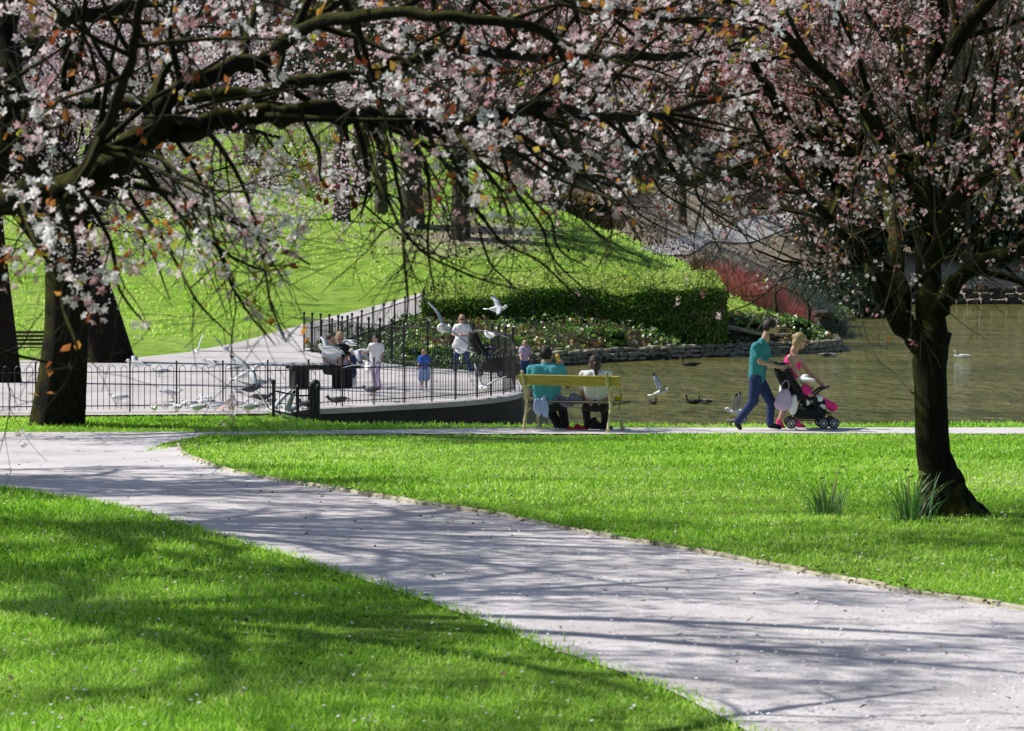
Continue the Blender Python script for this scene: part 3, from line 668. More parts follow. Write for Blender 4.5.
# long bare drooping shoots
droop = [([(205,126),(232,165),(250,205),(262,250),(270,300),(286,342)],9.3,.9),([(170,128),(200,180),(216,240),(240,300),(275,345)],9.5,.8),
 ([(110,165),(140,210),(170,250),(196,300),(230,335)],9.0,1.6),([(80,190),(110,240),(120,290),(150,330)],8.8,1.8),([(60,195),(75,250),(62,300),(78,350),(66,382)],8.4,1.8),
 ([(20,200),(40,250),(75,290),(60,340)],8.9,1.7),([(125,150),(175,210),(215,245),(262,270),(300,262)],9.1,1.5),([(340,112),(352,150),(368,180),(400,200)],9.4,.5),
 ([(380,118),(392,160),(402,210),(404,260),(408,300),(406,328)],9.6,.12),([(400,122),(424,160),(430,200),(428,250),(436,300)],9.8,.15),
 ([(425,128),(452,175),(474,215),(490,262),(518,290)],9.9,.3),([(436,130),(480,160),(520,190),(548,215),(560,250),(590,268)],10.1,.4),
 ([(430,140),(470,200),(500,240),(540,262),(580,300)],9.7,.15),([(540,110),(570,160),(600,190),(612,230),(596,270)],10.3,.35),([(480,118),(500,150),(512,185),(540,225),(556,262),(598,300)],10.0,.3),
 ([(600,116),(640,150),(660,190),(700,215),(720,250)],10.6,.35),([(560,112),(580,165),(570,200),(600,235),(650,262)],10.2,.25),([(650,118),(690,160),(700,200),(740,230),(760,262)],10.9,.4),
 ([(360,116),(375,170),(392,210),(420,250),(470,275),(520,290)],9.5,.12),([(300,112),(318,150),(322,180),(350,200)],9.5,.6),([(10,60),(60,150),(110,190),(150,250),(170,300)],10.4,1.3),
 ([(500,114),(530,150),(560,170),(610,180),(640,215),(690,240)],10.2,.35),([(440,130),(452,160),(470,190),(476,205)],9.2,1.3),([(455,128),(480,165),(500,190),(512,232)],9.0,1.1),([(470,125),(520,155),(560,180),(610,200),(640,240)],9.9,.4)]
for pts, Y, bl in droop:
    P3 = [W(x, y, Y+.25*math.sin(i*1.3+x)) for i, (x, y) in enumerate(pts)]
    T.limb(P3, [.009,.0075,.006,.005,.004,.0022], 1, 7.5, (.15,.42), (25,65), bl, n=5)
root = thing('cherry_tree', bn, 'nearest cherry with mossy black limbs and white flower clusters across the top of the view', 'tree', 'flowering cherry trees')
finish_tree(T, root, bn, 'branch', (M['bark'], M['bark'], M['twig']), [('branch', (1,)), ('twig', (2,3))], (12,6,4))
P, D = spread(T, (2,3), 5.6, .02)
def sparse_n(P):
    a = np.clip((P[:,2]-2.80)/.40, .0, 1); b = np.clip((P[:,2]-2.25)/.9, .10, .55)
    w = np.clip((P[:,0]+1.0)/.35, 0, 1); return (a*w+b*(1-w))*np.clip(.6+.9*blobs(P, 3.2), .06, 1)
P = P[rng.random(len(P)) < sparse_n(P)]
print('near clusters', len(P), {k: len(v) for k, v in T.lv.items()})
petals(root, bn, P, .0175, M['blossom'], cluster=6, coff=.024)
P, D = spread(T, (2,3), 2.7, .02); P = P[rng.random(len(P)) < np.clip(sparse_n(P)*1.6+.03, 0, 1)]
petals(root, bn, P, .042, M['bronze'], 'leaves', (LEAF_V, LEAF_F), cluster=2, coff=.015)

# ---- cherries that stand left of and behind the view: broad crowns on round heads
def cherry(loc, h, cr, g, label, dens=1.0, size=.05, big=.0, lean=(0,0), trunk_r=.22, seg=8, bl='blossom_pink', crown0=.32, rough_levels=3):
    T = Tree({1:(.4,.14,.03,2.4*dens,(cr*.22,cr*.42),(30,65),.04), 2:(.25,.15,.01,3.2*dens,(.4,1.0),(30,65),.014), 3:(.16,.16,-.01,0,(0,0),(0,0),.006)}, g)
    b = np.array([loc[0], loc[1], H(*loc)-.05]); top = b+np.array([lean[0], lean[1], h*crown0])
    mid = (b+top)/2+np.array([lean[0]*.1+.06, 0, 0])
    T.limb([b+[0,0,-.2], b+[0,0,.1], mid, top], [trunk_r*1.6, trunk_r*1.25, trunk_r, trunk_r*.95], n=8)
    for i in range(seg):
        a = i*2*math.pi/seg+g.uniform(-.3,.3); el = R(g.uniform(12,72)); L = cr*g.uniform(.8,1.1)
        d = np.array([math.cos(a)*math.cos(el), math.sin(a)*math.cos(el), math.sin(el)*(h*(1-crown0))/cr*1.0])
        p1 = top+d*L*.35+[0,0,.15*L]; p2 = top+d*L*.7+[0,0,.12*L]; p3 = top+d*L
        T.limb([top-[0,0,.3*g.random()*h*.3], p1, p2, p3], [trunk_r*.6, trunk_r*.38, trunk_r*.22, .02], 0, 1.5*dens, (cr*.3,cr*.55), (30,70), n=5)
    root = thing('cherry_tree', b, label, 'tree', 'flowering cherry trees')
    finish_tree(T, root, b, '', (M['bark'], M['bark'], M['twig']), [('branch', (1,)), ('twig', (2,3))], (12,5,3))
    P, D = spread(T, (2,3), 6.0*dens, .06)
    petals(root, b, P, size, M[bl], cluster=3, coff=.06, tmpl=(BALL_V, BALL_F) if size > .03 else (PETAL_V, PETAL_F))
    P, D = spread(T, (2,3), 1.2*dens, .05); petals(root, b, P, size*1.3, M['bronze'], 'leaves', (LEAF_V, LEAF_F))
    print('cherry', label[:30], {k: len(v) for k, v in T.lv.items()})
    return root
gl = W(54, 428, 44.6)
cherry((gl[0], 44.9), 7.6, 5.2, np.random.default_rng(21), 'broad cherry with thick straight ridged trunk on the grass strip inside the hooped fence', 1.15, .032, trunk_r=.34, seg=11, lean=(.15,0), bl='blossom', crown0=.42)
cherry((-6.3, 16.2), 8.8, 4.0, np.random.default_rng(23), 'tall spreading cherry left of the view that shades the near lawn', 1.0, .034, trunk_r=.19, seg=9, bl='blossom', crown0=.50)
cherry((-6.8, 20.8), 8.7, 4.2, np.random.default_rng(24), 'cherry further up the path left of the view that shades the asphalt', 1.1, .036, trunk_r=.18, seg=10, bl='blossom', crown0=.54)
cherry((-9.2, 27.6), 8.4, 4.2, np.random.default_rng(25), 'cherry beside the junction of the two paths left of the view', 1.25, .045, trunk_r=.19, seg=10, bl='blossom', crown0=.52)

# ---- tall park trees on the slope, still bare
def bare_tree(b, h, r, g, spread_=.35, seg=10, fork=.35, lean=0, levels=True, ivy=0):
    b = np.array(b, float)
    T = Tree({1:(.9,.13,.05,1.0,(h*.10,h*.2),(25,60),.10), 2:(.5,.15,.03,1.7,(h*.04,h*.09),(25,60),.035), 3:(.35,.16,.0,0,(0,0),(0,0),.014)}, g)
    top = b+np.array([lean*h*.5, 0, h*.9])
    T.limb([b-[0,0,.3], b+[0,0,.15], b+[lean*h*.08,0,h*.15], b+[lean*h*.25,0,h*.45], top], [r*1.7, r*1.25, r, r*.75, r*.12], n=7)
    for i in range(seg):
        t = fork+(.85-fork)*i/seg; p = b+np.array([lean*h*.5*t, 0, h*.9*t]); a = g.uniform(0, 6.28); el = R(g.uniform(25,60)); L = h*spread_*(1.1-t*.7)*g.uniform(.8,1.2)
        d = np.array([math.cos(a)*math.cos(el), math.sin(a)*math.cos(el), math.sin(el)])
        T.limb([p, p+d*L*.4, p+d*L*.75+[0,0,L*.1], p+d*L+[0,0,L*.12]], [r*.42*(1.1-t), r*.3*(1.1-t), r*.16, .03], 0, .9, (h*.1,h*.22), (25,60), n=4)
    return T
ntree = 0
def park_tree(name, px, py, wpx, h, seed, label, lean=0, group='bare trees on the grass slope', m='bark_grey', **k):
    p = ground_at(px, py, 60, 330); r = wpx/2*p[1]/FP
    T = bare_tree(p, h, r, np.random.default_rng(seed), lean=lean, **k)
    root = thing(name, p, label, 'tree', group)
    finish_tree(T, root, p, '', (M[m], M[m], M['twig_far']), [('branch', (1,)), ('twig', (2,3))], (12,5,3))
    return root
park_tree('bare_tree', 341, 221, 15, 17, 1, 'slim straight bare tree, leftmost trunk of the group on the sunny slope')
park_tree('bare_tree', 361, 196, 16, 18, 2, 'dark bare tree further up the slope behind the slim leftmost trunk')
park_tree('bare_tree', 381, 214, 11, 14, 3, 'thin bare tree between two thicker trunks on the slope')
park_tree('bare_tree', 412, 227, 20, 19, 4, 'thickest ridged bare tree in the middle of the slope group', lean=-.05)
park_tree('bare_tree', 460, 238, 16, 17, 5, 'smooth grey trunk, rightmost and lowest of the bare trees on the slope')
park_tree('leaning_tree', 108, 364, 40, 20, 6, 'massive dark leaning tree behind the paved area, left', lean=-.5, m='bark', group='old trees beside the paved area', fork=.3)
park_tree('leaning_tree', 2, 384, 30, 17, 7, 'dark leaning tree at the left edge beside the slatted seat', lean=-.15, m='bark', group='old trees beside the paved area', fork=.3)
park_tree('bare_tree', 560, 172, 13, 17, 8, 'bare tree on the leaf littered hill behind the hedge')
park_tree('bare_tree', 250, 165, 12, 16, 10, 'bare tree high on the slope left of the trunk group')
park_tree('bare_tree', 150, 175, 14, 18, 12, 'bare tree high on the slope behind the big leaning trunk')
park_tree('bare_tree', 770, 190, 12, 15, 13, 'bare tree on the brown hill right of the upper path')

# woodland on the crest: a few kinds, each copied with its own turn and size
protos = []
for s in range(4):
    T = bare_tree((0,0,0), 17, .26, np.random.default_rng(40+s), spread_=.42, seg=13, fork=.18)
    root = thing('woodland_tree', (0,0,0), 'bare woodland tree among many alike on the crest of the hill', 'tree', 'bare woodland trees on the hill crest')
    finish_tree(T, root, (0,0,0), '', (M['bark_grey'], M['bark_grey'], M['twig_far']), [('branch', (1,)), ('twig', (2,3))], (7,4,3))
    protos.append(root)
spots = []
g = random.Random(9)
for i in range(400):
    if len(spots) >= 62: break
    Y = g.uniform(182, 275); X = g.uniform(-1, 1)*Y*.215+1
    if all((X-a)**2+(Y-c)**2 > 22 for a, c in spots) and pond_dist(np.array([X]), np.array([Y]))[0] > 4: spots.append((X, Y))
for i, (X, Y) in enumerate(spots):
    o = protos[i] if i < 4 else copy_tree(protos[i % 4])
    o.location = (X, Y, H(X, Y)-.1); o.rotation_euler.z = g.uniform(0, 6.28); s = g.uniform(.75, 1.2); o.scale = (s, s, s*g.uniform(.9, 1.1))
# ------------------------------------------------------------------ grass
def in_poly(P, poly):
    ins = np.zeros(len(P), bool); n = len(poly)
    for i in range(n):
        a = poly[i]; b = poly[(i+1)%n]
        c = ((a[1] > P[:,1]) != (b[1] > P[:,1])); xi = (b[0]-a[0])*(P[:,1]-a[1])/(b[1]-a[1]+1e-12)+a[0]
        ins ^= c & (P[:,0] < xi)
    return ins
PATH = np.vstack([outer[:, :2], inner[::-1, :2]])
def on_path(P):
    a = in_poly(P, PATH)
    b = (P[:,1] > np.interp(P[:,0], [-16,-4,0,30], [42.0,42.1,42.3,42.5])) & (P[:,1] < np.interp(P[:,0], [-16,-4,0,30], [42.64,42.87,43.97,44.17]))
    c = (P[:,1] > 44) & (P[:,0] < -3.6) & (P[:,1] > np.interp(P[:,0], [-40,-15,-8.6,-5.2,-4.3,-3.6], [44.9,45.9,46.95,47.35,47.5,48.2]))
    return a | b | c
def blob_noise(P, s, seed=0):
    g = np.random.default_rng(seed); v = 0
    for i in range(7):
        k = g.normal(size=2)*s; v = v+np.sin(P@k+g.uniform(0, 6.28))
    return v/7
BL_V = np.array([(-.5,0,0),(.5,0,0),(-.36,.12,.55),(.36,.12,.55),(0,.38,1.0)]); BL_V[:,0] *= .11
BL_F = [np.array([[0,1,3,2]]), np.array([[2,3,4]])]
M['grass'] = leafmat('grass_blade', [(0,(.10,.30,.015)),(.3,(.30,.62,.045)),(.6,(.52,.87,.10)),(.85,(.70,.94,.22)),(1,(.82,.88,.42))], .5, gloss=.015)
Ps = []; Ss = []; Ws = []
for y0, y1, dens, hh, ww in ((10.2,12.5,5200,.036,1.1),(12.5,16,3400,.037,1.3),(16,22,1800,.040,1.7),(22,31,700,.044,2.6),(31,42.6,420,.046,3.6),(42.6,44.4,500,.05,3.4),(44.4,46.2,600,.07,2.8),(46.2,48.4,500,.045,3.4)):
    xr = .2*y1+(3.0 if y1 < 42 else 4); n = int(2*xr*(y1-y0)*dens)
    P = np.stack([rng.uniform(-xr, xr, n), rng.uniform(y0, y1, n)], 1)
    P = P[~on_path(P+rng.normal(size=P.shape)*.025)]; P = P[pond_dist(P[:,0], P[:,1]) > .05]
    t = blob_noise(P, 1.6, 1)+.6*blob_noise(P, 5, 2)
    keep = rng.random(len(P)) < np.clip(.85+t*.9, .35, 1); P = P[keep]; t = t[keep]
    Ps.append(P); Ss.append(hh*rng.uniform(.55, 1.35, len(P))*(1+.45*np.clip(t, -.6, 1))); Ws.append(np.full(len(P), ww))
_e = resample(kerbL[:, :2], 9000); _e = _e+rng.normal(size=_e.shape)*.035; _e = _e[(_e[:,1] > 9) & (_e[:,1] < 32)]
Ps.append(_e); Ss.append(.045*rng.uniform(.6,1.5,len(_e))); Ws.append(np.full(len(_e), 1.3))
P = np.concatenate(Ps); S = np.concatenate(Ss); Wd = np.concatenate(Ws)
n = len(P); z = Hn(P[:,0], P[:,1])-.004
up = np.stack([rng.normal(size=n)*.75, rng.normal(size=n)*.75, np.ones(n)], 1)
Rm = rand_rot(n, up)
tone = np.clip(.52+.30*blob_noise(P, .5, 3)+.30*blob_noise(P, 2.2, 4)+rng.normal(size=n)*.22, 0, 1)
V = np.broadcast_to(BL_V, (n,5,3)).copy(); V[:,:,0] *= Wd[:,None]; V *= S[:,None,None]
V = np.einsum('nij,nkj->nki', Rm, V)+np.stack([P[:,0], P[:,1], z], 1)[:,None,:]
off = (np.arange(n)*5)[:,None,None]
F = [(BL_F[0][None]+off).reshape(-1,4), (BL_F[1][None]+off).reshape(-1,3)]
print('grass blades', n)
tag(link('grass', np_mesh('grass', V.reshape(-1,3), F, M['grass'], rnd=np.repeat(tone,5))), kind='stuff')

# coarse tufts on the far slope
n = 60000; yy = rng.uniform(72, 150, n)**1.0; P = np.stack([rng.uniform(-.21, .21, n)*yy, yy], 1)
ok = (soil(P[:,0], P[:,1]) < .5) & (pond_dist(P[:,0], P[:,1]) > .5) & (litter(P[:,0], P[:,1]) < .45) & ~((P[:,1] < 88) & (P[:,0] > -14)) & (P[:,1] > 79)
far = (P[:,0] > -8.5) & (P[:,1] > 83) & (P[:,1] < 100) & (P[:,0] < -1); P = P[ok & ~far]; n = len(P)
V, F, r = scatter(BL_V*np.array([5,1,1]), BL_F, np.stack([P[:,0], P[:,1], Hn(P[:,0], P[:,1])], 1), rand_rot(n, np.stack([rng.normal(size=n)*.4, rng.normal(size=n)*.4, np.ones(n)], 1)), .11*rng.uniform(.5,1.4,n), np.clip(.74+.25*blob_noise(P,.3,5)+rng.normal(size=n)*.12,0,1))
tag(link('grass', np_mesh('grass', V, F, M['grass'], rnd=r)), kind='stuff')

# fallen petals and litter on the path and lawn
n = 16000; yy = rng.uniform(9, 30, n); P = np.stack([rng.uniform(-.2,.2,n)*yy, yy], 1)
k = rng.random(n) < np.where(on_path(P), .55*np.clip((P[:,0]+2.2)/3, .1, 1), .16); P = P[k]; n = len(P)
zz = Hn(P[:,0], P[:,1])+np.where(on_path(P), .032, .05)
V, F, r = scatter(TRI_V, TRI_F, np.stack([P[:,0], P[:,1], zz], 1), rand_rot(n, np.stack([rng.normal(size=n)*.25, rng.normal(size=n)*.25, np.ones(n)], 1)), .0115)
M['fallen'] = leafmat('fallen_petal', [(0,(.75,.66,.70)),(1,(.97,.95,.96))], .1)
tag(link('fallen_petals', np_mesh('fallen_petals', V, F, M['fallen'], rnd=r)), kind='stuff')
n = 900; yy = rng.uniform(9, 40, n); P = np.stack([rng.uniform(-.2,.2,n)*yy, yy], 1)
edge = kerbR[:60, :2][rng.integers(0, 60, 500)]+rng.normal(size=(500,2))*np.array([.10,.10]); P = np.concatenate([P, edge]); n = len(P)
V, F, r = scatter(LEAF_V, LEAF_F, np.stack([P[:,0], P[:,1], Hn(P[:,0], P[:,1])+.04], 1), rand_rot(n, np.stack([rng.normal(size=n)*.3, rng.normal(size=n)*.3, np.ones(n)], 1)), rng.uniform(.015,.045,n))
M['dead_leaf'] = leafmat('dead_leaf', [(0,(.03,.02,.012)),(.6,(.14,.09,.05)),(1,(.30,.22,.14))], .1)
tag(link('fallen_leaves', np_mesh('fallen_leaves', V, F, M['dead_leaf'], rnd=r)), kind='stuff')
# leaf litter on the hill
n = 16000; yy = rng.uniform(98, 190, n); P = np.stack([rng.uniform(-.2,.2,n)*yy, yy], 1); P = P[(litter(P[:,0],P[:,1]) > rng.random(n)) & (pond_dist(P[:,0], P[:,1]) > 1)]; n = len(P)
V, F, r = scatter(LEAF_V, LEAF_F, np.stack([P[:,0], P[:,1], Hn(P[:,0], P[:,1])+.08], 1), rand_rot(n), rng.uniform(.12,.3,n))
tag(link('leaf_litter', np_mesh('leaf_litter', V, F, M['dead_leaf'], rnd=r)), kind='stuff')

# daffodil clumps by the cherry
M['daff'] = leafmat('daffodil_leaf', [(0,(.03,.12,.03)),(.6,(.10,.28,.07)),(1,(.28,.50,.14))], .3, gloss=.12)
M['bud'] = mat('daffodil_bud', (.35,.40,.12), .6)
def clump(px, py, n, h, label, seed, sx=.13):
    g = np.random.default_rng(seed); p = ground_at(px, py, 8, 60); mb = MB()
    for i in range(n):
        a = g.uniform(0, 6.28); rr = g.uniform(0, sx); b = np.array([math.cos(a)*rr*1.3, math.sin(a)*rr*.8, -.02])
        L = h*g.uniform(.5, 1.1); lean = g.uniform(.1, .75); dr = np.array([math.cos(a)*1.2, math.sin(a)*.8, 0])
        side = norm(np.cross(dr, [0,0,1]))*.0065
        V = []; 
        for q in range(6):
            t = q/5; c = b+dr*lean*L*t*t+np.array([0,0,L*(t-.28*lean*t**3)]); wq = (1-t**3)*.95+.05
            V += [c-side*wq, c+side*wq]
        mb.add(V, [[2*q, 2*q+1, 2*q+3, 2*q+2] for q in range(5)])
    me = mb.mesh('leaves', M['daff']); a = me.attributes.new('rnd', 'FLOAT', 'POINT'); a.data.foreach_set('value', np.repeat(g.random(n), 12).astype(np.float32))
    root = thing('daffodil_clump', p, label, 'plant', 'daffodil clumps on the lawn'); link('leaves', me, root)
    mb = MB()
    for i in range(max(2, n//16)):
        a = g.uniform(0, 6.28); L = h*g.uniform(.85, 1.15); e = np.array([math.cos(a)*L*.3, math.sin(a)*L*.2, L])
        mb.tube([(0,0,0), e*.5+[0,0,.02], e], [.004,.0035,.003], 5); mb.ell(e+np.array([.01,0,.0]), (.02,.009,.009), 0, None, 7, 5)
    mb.build('bud', M['bud'], root)
clump(828, 516, 55, .32, 'spiky daffodil clump alone on the lawn left of the cherry trunk', 1)
clump(911, 522, 85, .37, 'tall daffodil clump growing against the foot of the cherry trunk', 2, .15)

# ------------------------------------------------------------------ hedge, shrubs and bed
M['hedge'] = leafmat('hedge_leaf', [(0,(.02,.07,.01)),(.5,(.09,.22,.02)),(.85,(.48,.66,.10)),(1,(.74,.84,.30))], .35, gloss=.01)
M['core'] = mat('shaded_leaf_core', (.008,.016,.006), 1, .4, 3, spec=0)  # near-black filler that paints the shade inside hedge and bushes
M['bed_leaf'] = leafmat('bed_leaf', [(0,(.015,.06,.012)),(.4,(.07,.20,.03)),(.7,(.24,.40,.05)),(.92,(.52,.56,.16)),(1,(.85,.85,.78))], .4, gloss=.05)
M['bed_brown'] = leafmat('dry_bed_leaf', [(0,(.06,.04,.025)),(.5,(.26,.18,.09)),(.8,(.52,.38,.20)),(1,(.62,.34,.06))], .3)
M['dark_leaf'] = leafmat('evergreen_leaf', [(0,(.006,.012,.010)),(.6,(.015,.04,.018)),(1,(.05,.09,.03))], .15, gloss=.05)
def hedge():
    root = thing('hedge', (2.2, 96.5, H(2.2, 96.5)), 'clipped green hedge with flat sunlit top behind the planting bed', 'hedge')
    X0, X1 = -2.85, 7.05
    def front(X): return 92.3+.25*np.sin(X*.9)+.02*(X-2)**2
    def back(X): return 98.2+.2*np.sin(X)
    def topz(X, t): return 1.55+.50*t+.10*np.sin(t*3.1)+.08*np.sin(X*1.3)+.05*np.sin(X*3.1+t*5)-.35*np.clip((1.5-X)/4,0,1)
    n = 80000; u = rng.uniform(0, 1, n); face = rng.choice(5, n, p=[.46,.34,.07,.06,.07]); X = X0+(X1-X0)*u; t = rng.uniform(0, 1, n)
    r = rng.uniform(0,1,n)
    X = np.where(face == 2, X0+rng.normal(size=n)*.06, np.where(face == 3, X1+rng.normal(size=n)*.06, X)); Yt = np.where(face == 0, 0, np.where(face == 4, 1, t))
    Yp = front(X)+(back(X)-front(X))*Yt
    bulge = .16*(blob_noise(np.stack([X*1.5, r*4], 1), 1.2, 9))
    g0 = Hn(X, Yp); zt = topz(X, Yt)
    Z = np.where(face == 1, zt, g0+(zt-g0)*r)
    edge = np.clip((Z-(zt-.25))/.25, 0, 1)**2*.18
    Yp = Yp+np.where(face == 0, edge-bulge, 0)
    X = X+np.where(face == 3, -edge, np.where(face == 2, edge, 0))
    P = np.stack([X, Yp, Z], 1)+rng.normal(size=(n,3))*np.array([.06,.09,.06])
    nr = np.array([(0,-1,.3),(0,0,1),(-1,0,.3),(1,0,.3),(0,1,.3)])[face]+rng.normal(size=(n,3))*.7
    tone = np.clip(.38+.48*(face == 1)+rng.normal(size=n)*.2+.15*blob_noise(P[:, [0,2]], 2, 6), 0, 1)  # sunlight painted in: leaves on the top face get a lighter tone
    loc = np.array(root.location)
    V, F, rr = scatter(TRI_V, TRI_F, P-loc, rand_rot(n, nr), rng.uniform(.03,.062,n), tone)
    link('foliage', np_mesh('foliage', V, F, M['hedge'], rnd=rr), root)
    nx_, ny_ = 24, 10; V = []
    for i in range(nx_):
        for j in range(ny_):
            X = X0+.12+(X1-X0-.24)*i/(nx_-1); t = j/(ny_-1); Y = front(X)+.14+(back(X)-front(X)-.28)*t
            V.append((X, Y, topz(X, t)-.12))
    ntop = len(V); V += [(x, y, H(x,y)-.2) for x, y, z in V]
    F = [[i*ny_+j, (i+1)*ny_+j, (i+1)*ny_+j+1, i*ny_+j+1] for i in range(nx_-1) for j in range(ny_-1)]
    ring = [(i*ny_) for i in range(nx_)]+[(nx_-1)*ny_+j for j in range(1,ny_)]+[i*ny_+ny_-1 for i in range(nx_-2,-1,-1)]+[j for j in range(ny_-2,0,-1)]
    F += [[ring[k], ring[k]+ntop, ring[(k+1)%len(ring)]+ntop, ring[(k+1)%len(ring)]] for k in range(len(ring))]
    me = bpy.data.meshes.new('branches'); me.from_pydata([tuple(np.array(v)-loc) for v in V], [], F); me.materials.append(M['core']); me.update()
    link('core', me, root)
hedge()
def bush(name, X, Y, rx, ry, h, n, size, m, label, cat='shrub', group=None, core=True, lumps=5, seed=0, z0=None, tone=.5):
    g = np.random.default_rng(seed); z = H(X, Y) if z0 is None else z0
    C = np.stack([g.uniform(-.6,.6,lumps)*rx, g.uniform(-.6,.6,lumps)*ry, g.uniform(.3,.62,lumps)*h], 1); Rr = g.uniform(.35,.6,lumps)
    Rr[0] = .62; C[0] = (0,0,h*.42)
    k = g.integers(0, lumps, n); d = g.normal(size=(n,3)); d /= np.linalg.norm(d, axis=1, keepdims=True)
    rad = Rr[k][:,None]*np.array([rx, ry, h*.75])*(g.uniform(.75,1.05,(n,1)))
    P = C[k]+d*rad; P[:,2] = np.abs(P[:,2])*1.0; P[:,2] = np.minimum(P[:,2], h*1.1)
    gz = Hn(P[:,0]+X, P[:,1]+Y)-z; P[:,2] += np.where(P[:,2] < .5*h, np.maximum(gz, -.6), np.maximum(gz, 0)*.5)
    root = thing(name, (X, Y, z), label, cat, group)
    V, F, r = scatter(TRI_V, TRI_F, P, rand_rot(n, d+g.normal(size=(n,3))*.7, g), g.uniform(.6,1.3,n)*size, np.clip(tone+g.normal(size=n)*.22, 0, 1))
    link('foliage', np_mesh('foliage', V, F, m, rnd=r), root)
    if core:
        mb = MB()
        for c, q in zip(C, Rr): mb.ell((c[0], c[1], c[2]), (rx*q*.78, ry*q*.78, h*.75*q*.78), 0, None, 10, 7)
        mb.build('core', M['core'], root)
    return root
def strands(name, X, Y, rx, ry, h, n, m, label, seed=0, lean=.35, wd=.012):
    g = np.random.default_rng(seed); L = []; z0 = H(X, Y)
    for i in range(n):
        a = g.uniform(0, 6.28); rr = math.sqrt(g.random()); p = np.array([math.cos(a)*rx*rr, math.sin(a)*ry*rr, 0.]); p[2] = H(X+p[0], Y+p[1])-z0
        hh = h*g.uniform(.6,1.1)*(1-.35*rr*rr); d = np.array([math.cos(a)*rr*lean+g.normal()*.15, math.sin(a)*rr*lean+g.normal()*.15, 1.])
        q = p+d*hh*.5; e = p+d*hh+g.normal(size=3)*.1*h; L.append((np.array([p, q, e]), np.array([wd, wd*.8, wd*.3])))
        for _ in range(2):
            f = q+(e-q)*g.random(); L.append((np.array([f, f+(d*.2+g.normal(size=3)*.14)*h*.6]), np.array([wd*.6, wd*.2])))
    V, F = tubes(L, 3); root = thing(name, (X, Y, z0), label, 'shrub')
    me = np_mesh('stems', V, [F], m, rnd=np.repeat(g.random(len(L)), [len(p)*3 for p, _ in L])); link('foliage', me, root)
    return root
M['red_stem'] = leafmat('red_dogwood_stem', [(0,(.55,.18,.17)),(.5,(.90,.44,.42)),(1,(.95,.68,.62))], .45)
M['grey_stem'] = leafmat('grey_green_stem', [(0,(.12,.15,.13)),(.5,(.30,.35,.30)),(1,(.50,.55,.48))], .3)
M['brown_stem'] = leafmat('brown_stem', [(0,(.10,.06,.04)),(.5,(.30,.20,.13)),(1,(.48,.34,.22))], .3)
strands('dogwood_shrub', 8.7, 104, 1.35, 1.3, 1.25, 900, M['red_stem'], 'red stemmed dogwood thicket beside the end of the hedge', 1)
strands('dogwood_shrub', 10.6, 106, .7, .9, .9, 260, M['red_stem'], 'small dull red stemmed shrub by the pond bend', 2)
strands('bare_shrub', 9.0, 110, 2.0, 1.5, 1.2, 900, M['brown_stem'], 'brown twiggy shrub behind the red stemmed thicket', 3)
strands('bare_shrub', 11.0, 116, 2.8, 2.2, 1.7, 1500, M['grey_stem'], 'grey green twiggy shrub beside the upper path', 4)
strands('bare_shrub', 12.9, 117, 1.6, 2.0, 1.5, 700, M['grey_stem'], 'low grey twiggy shrub above the stone edge of the pond', 5)
strands('bare_shrub', -9.5, 128, 2.4, 2.4, 3.0, 600, M['brown_stem'], 'leafless shrub high on the slope behind the bare trees', 6)
bush('flowering_shrub', -8.6, 124, 2.2, 1.8, 2.6, 2600, .09, M['hedge'], 'pale yellow green shrub on the slope left of the tree group', seed=2, core=False, tone=.9)
bush('shrub', 3.3, 134, 2.6, 1.6, 1.5, 2500, .14, M['bed_brown'], 'rusty brown shrub on the leaf littered hill', seed=3)
for i, (X, Y, rx, h, mm) in enumerate([(12.9,116,1.5,1.3,'hedge'),(14.8,132,2,1.6,'bed_leaf'),(18,150,3.0,3.0,'dark_leaf'),(21,170,4.2,4.2,'dark_leaf')]):
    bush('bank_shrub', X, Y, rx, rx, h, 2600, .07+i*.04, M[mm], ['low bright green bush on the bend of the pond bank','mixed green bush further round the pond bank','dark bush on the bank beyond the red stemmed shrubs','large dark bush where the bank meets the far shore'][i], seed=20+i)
# dark undergrowth of the wood on the crest
n = 60000; yy = rng.uniform(168, 232, n); P = np.stack([rng.uniform(-.22,.22,n)*yy, yy], 1)
t = blob_noise(P, .35, 31); k = (rng.random(n) < np.clip(.35+1.5*t, .02, 1)) & (pond_dist(P[:,0], P[:,1]) > 2) & (P[:,1] > 176+24*np.clip(P[:,0]/8,0,1)-8*np.sin(P[:,0]*.35)); P = P[k]; t = t[k]; n = len(P)
V, F, r = scatter(TRI_V, TRI_F, np.stack([P[:,0], P[:,1], Hn(P[:,0], P[:,1])+rng.uniform(0,1,n)*np.clip(1.2+4*t,.3,3.2)], 1), rand_rot(n), rng.uniform(.12,.26,n), np.clip(.45+rng.normal(size=n)*.25,0,1))
tag(link('undergrowth', np_mesh('undergrowth', V, F, M['dark_leaf'], rnd=r)), kind='stuff')
# dark evergreens on the far shore
far = [(24,196,4.2,4.6),(29,197,4.6,6.0),(33.5,196,4.2,5.2),(38,197,4.8,6.8),(43,196,4.4,5.4),(48,195,4.8,7.0),(54,194,5,6.5)]
FL = ['at the left end of the far shore','second from the left on the far shore','third from the left on the far shore','tall one in the middle of the far shore','right of the tall one on the far shore','tall one near the right end of the far shore','last one on the right of the far shore']
for i, (X, Y, r_, h) in enumerate(far):
    bush('evergreen_bush', X, Y, r_, 3.2, h, 4200, .24, M['dark_leaf'], 'dark evergreen bush '+FL[i], 'bush', 'dark evergreens on the far shore', seed=30+i)
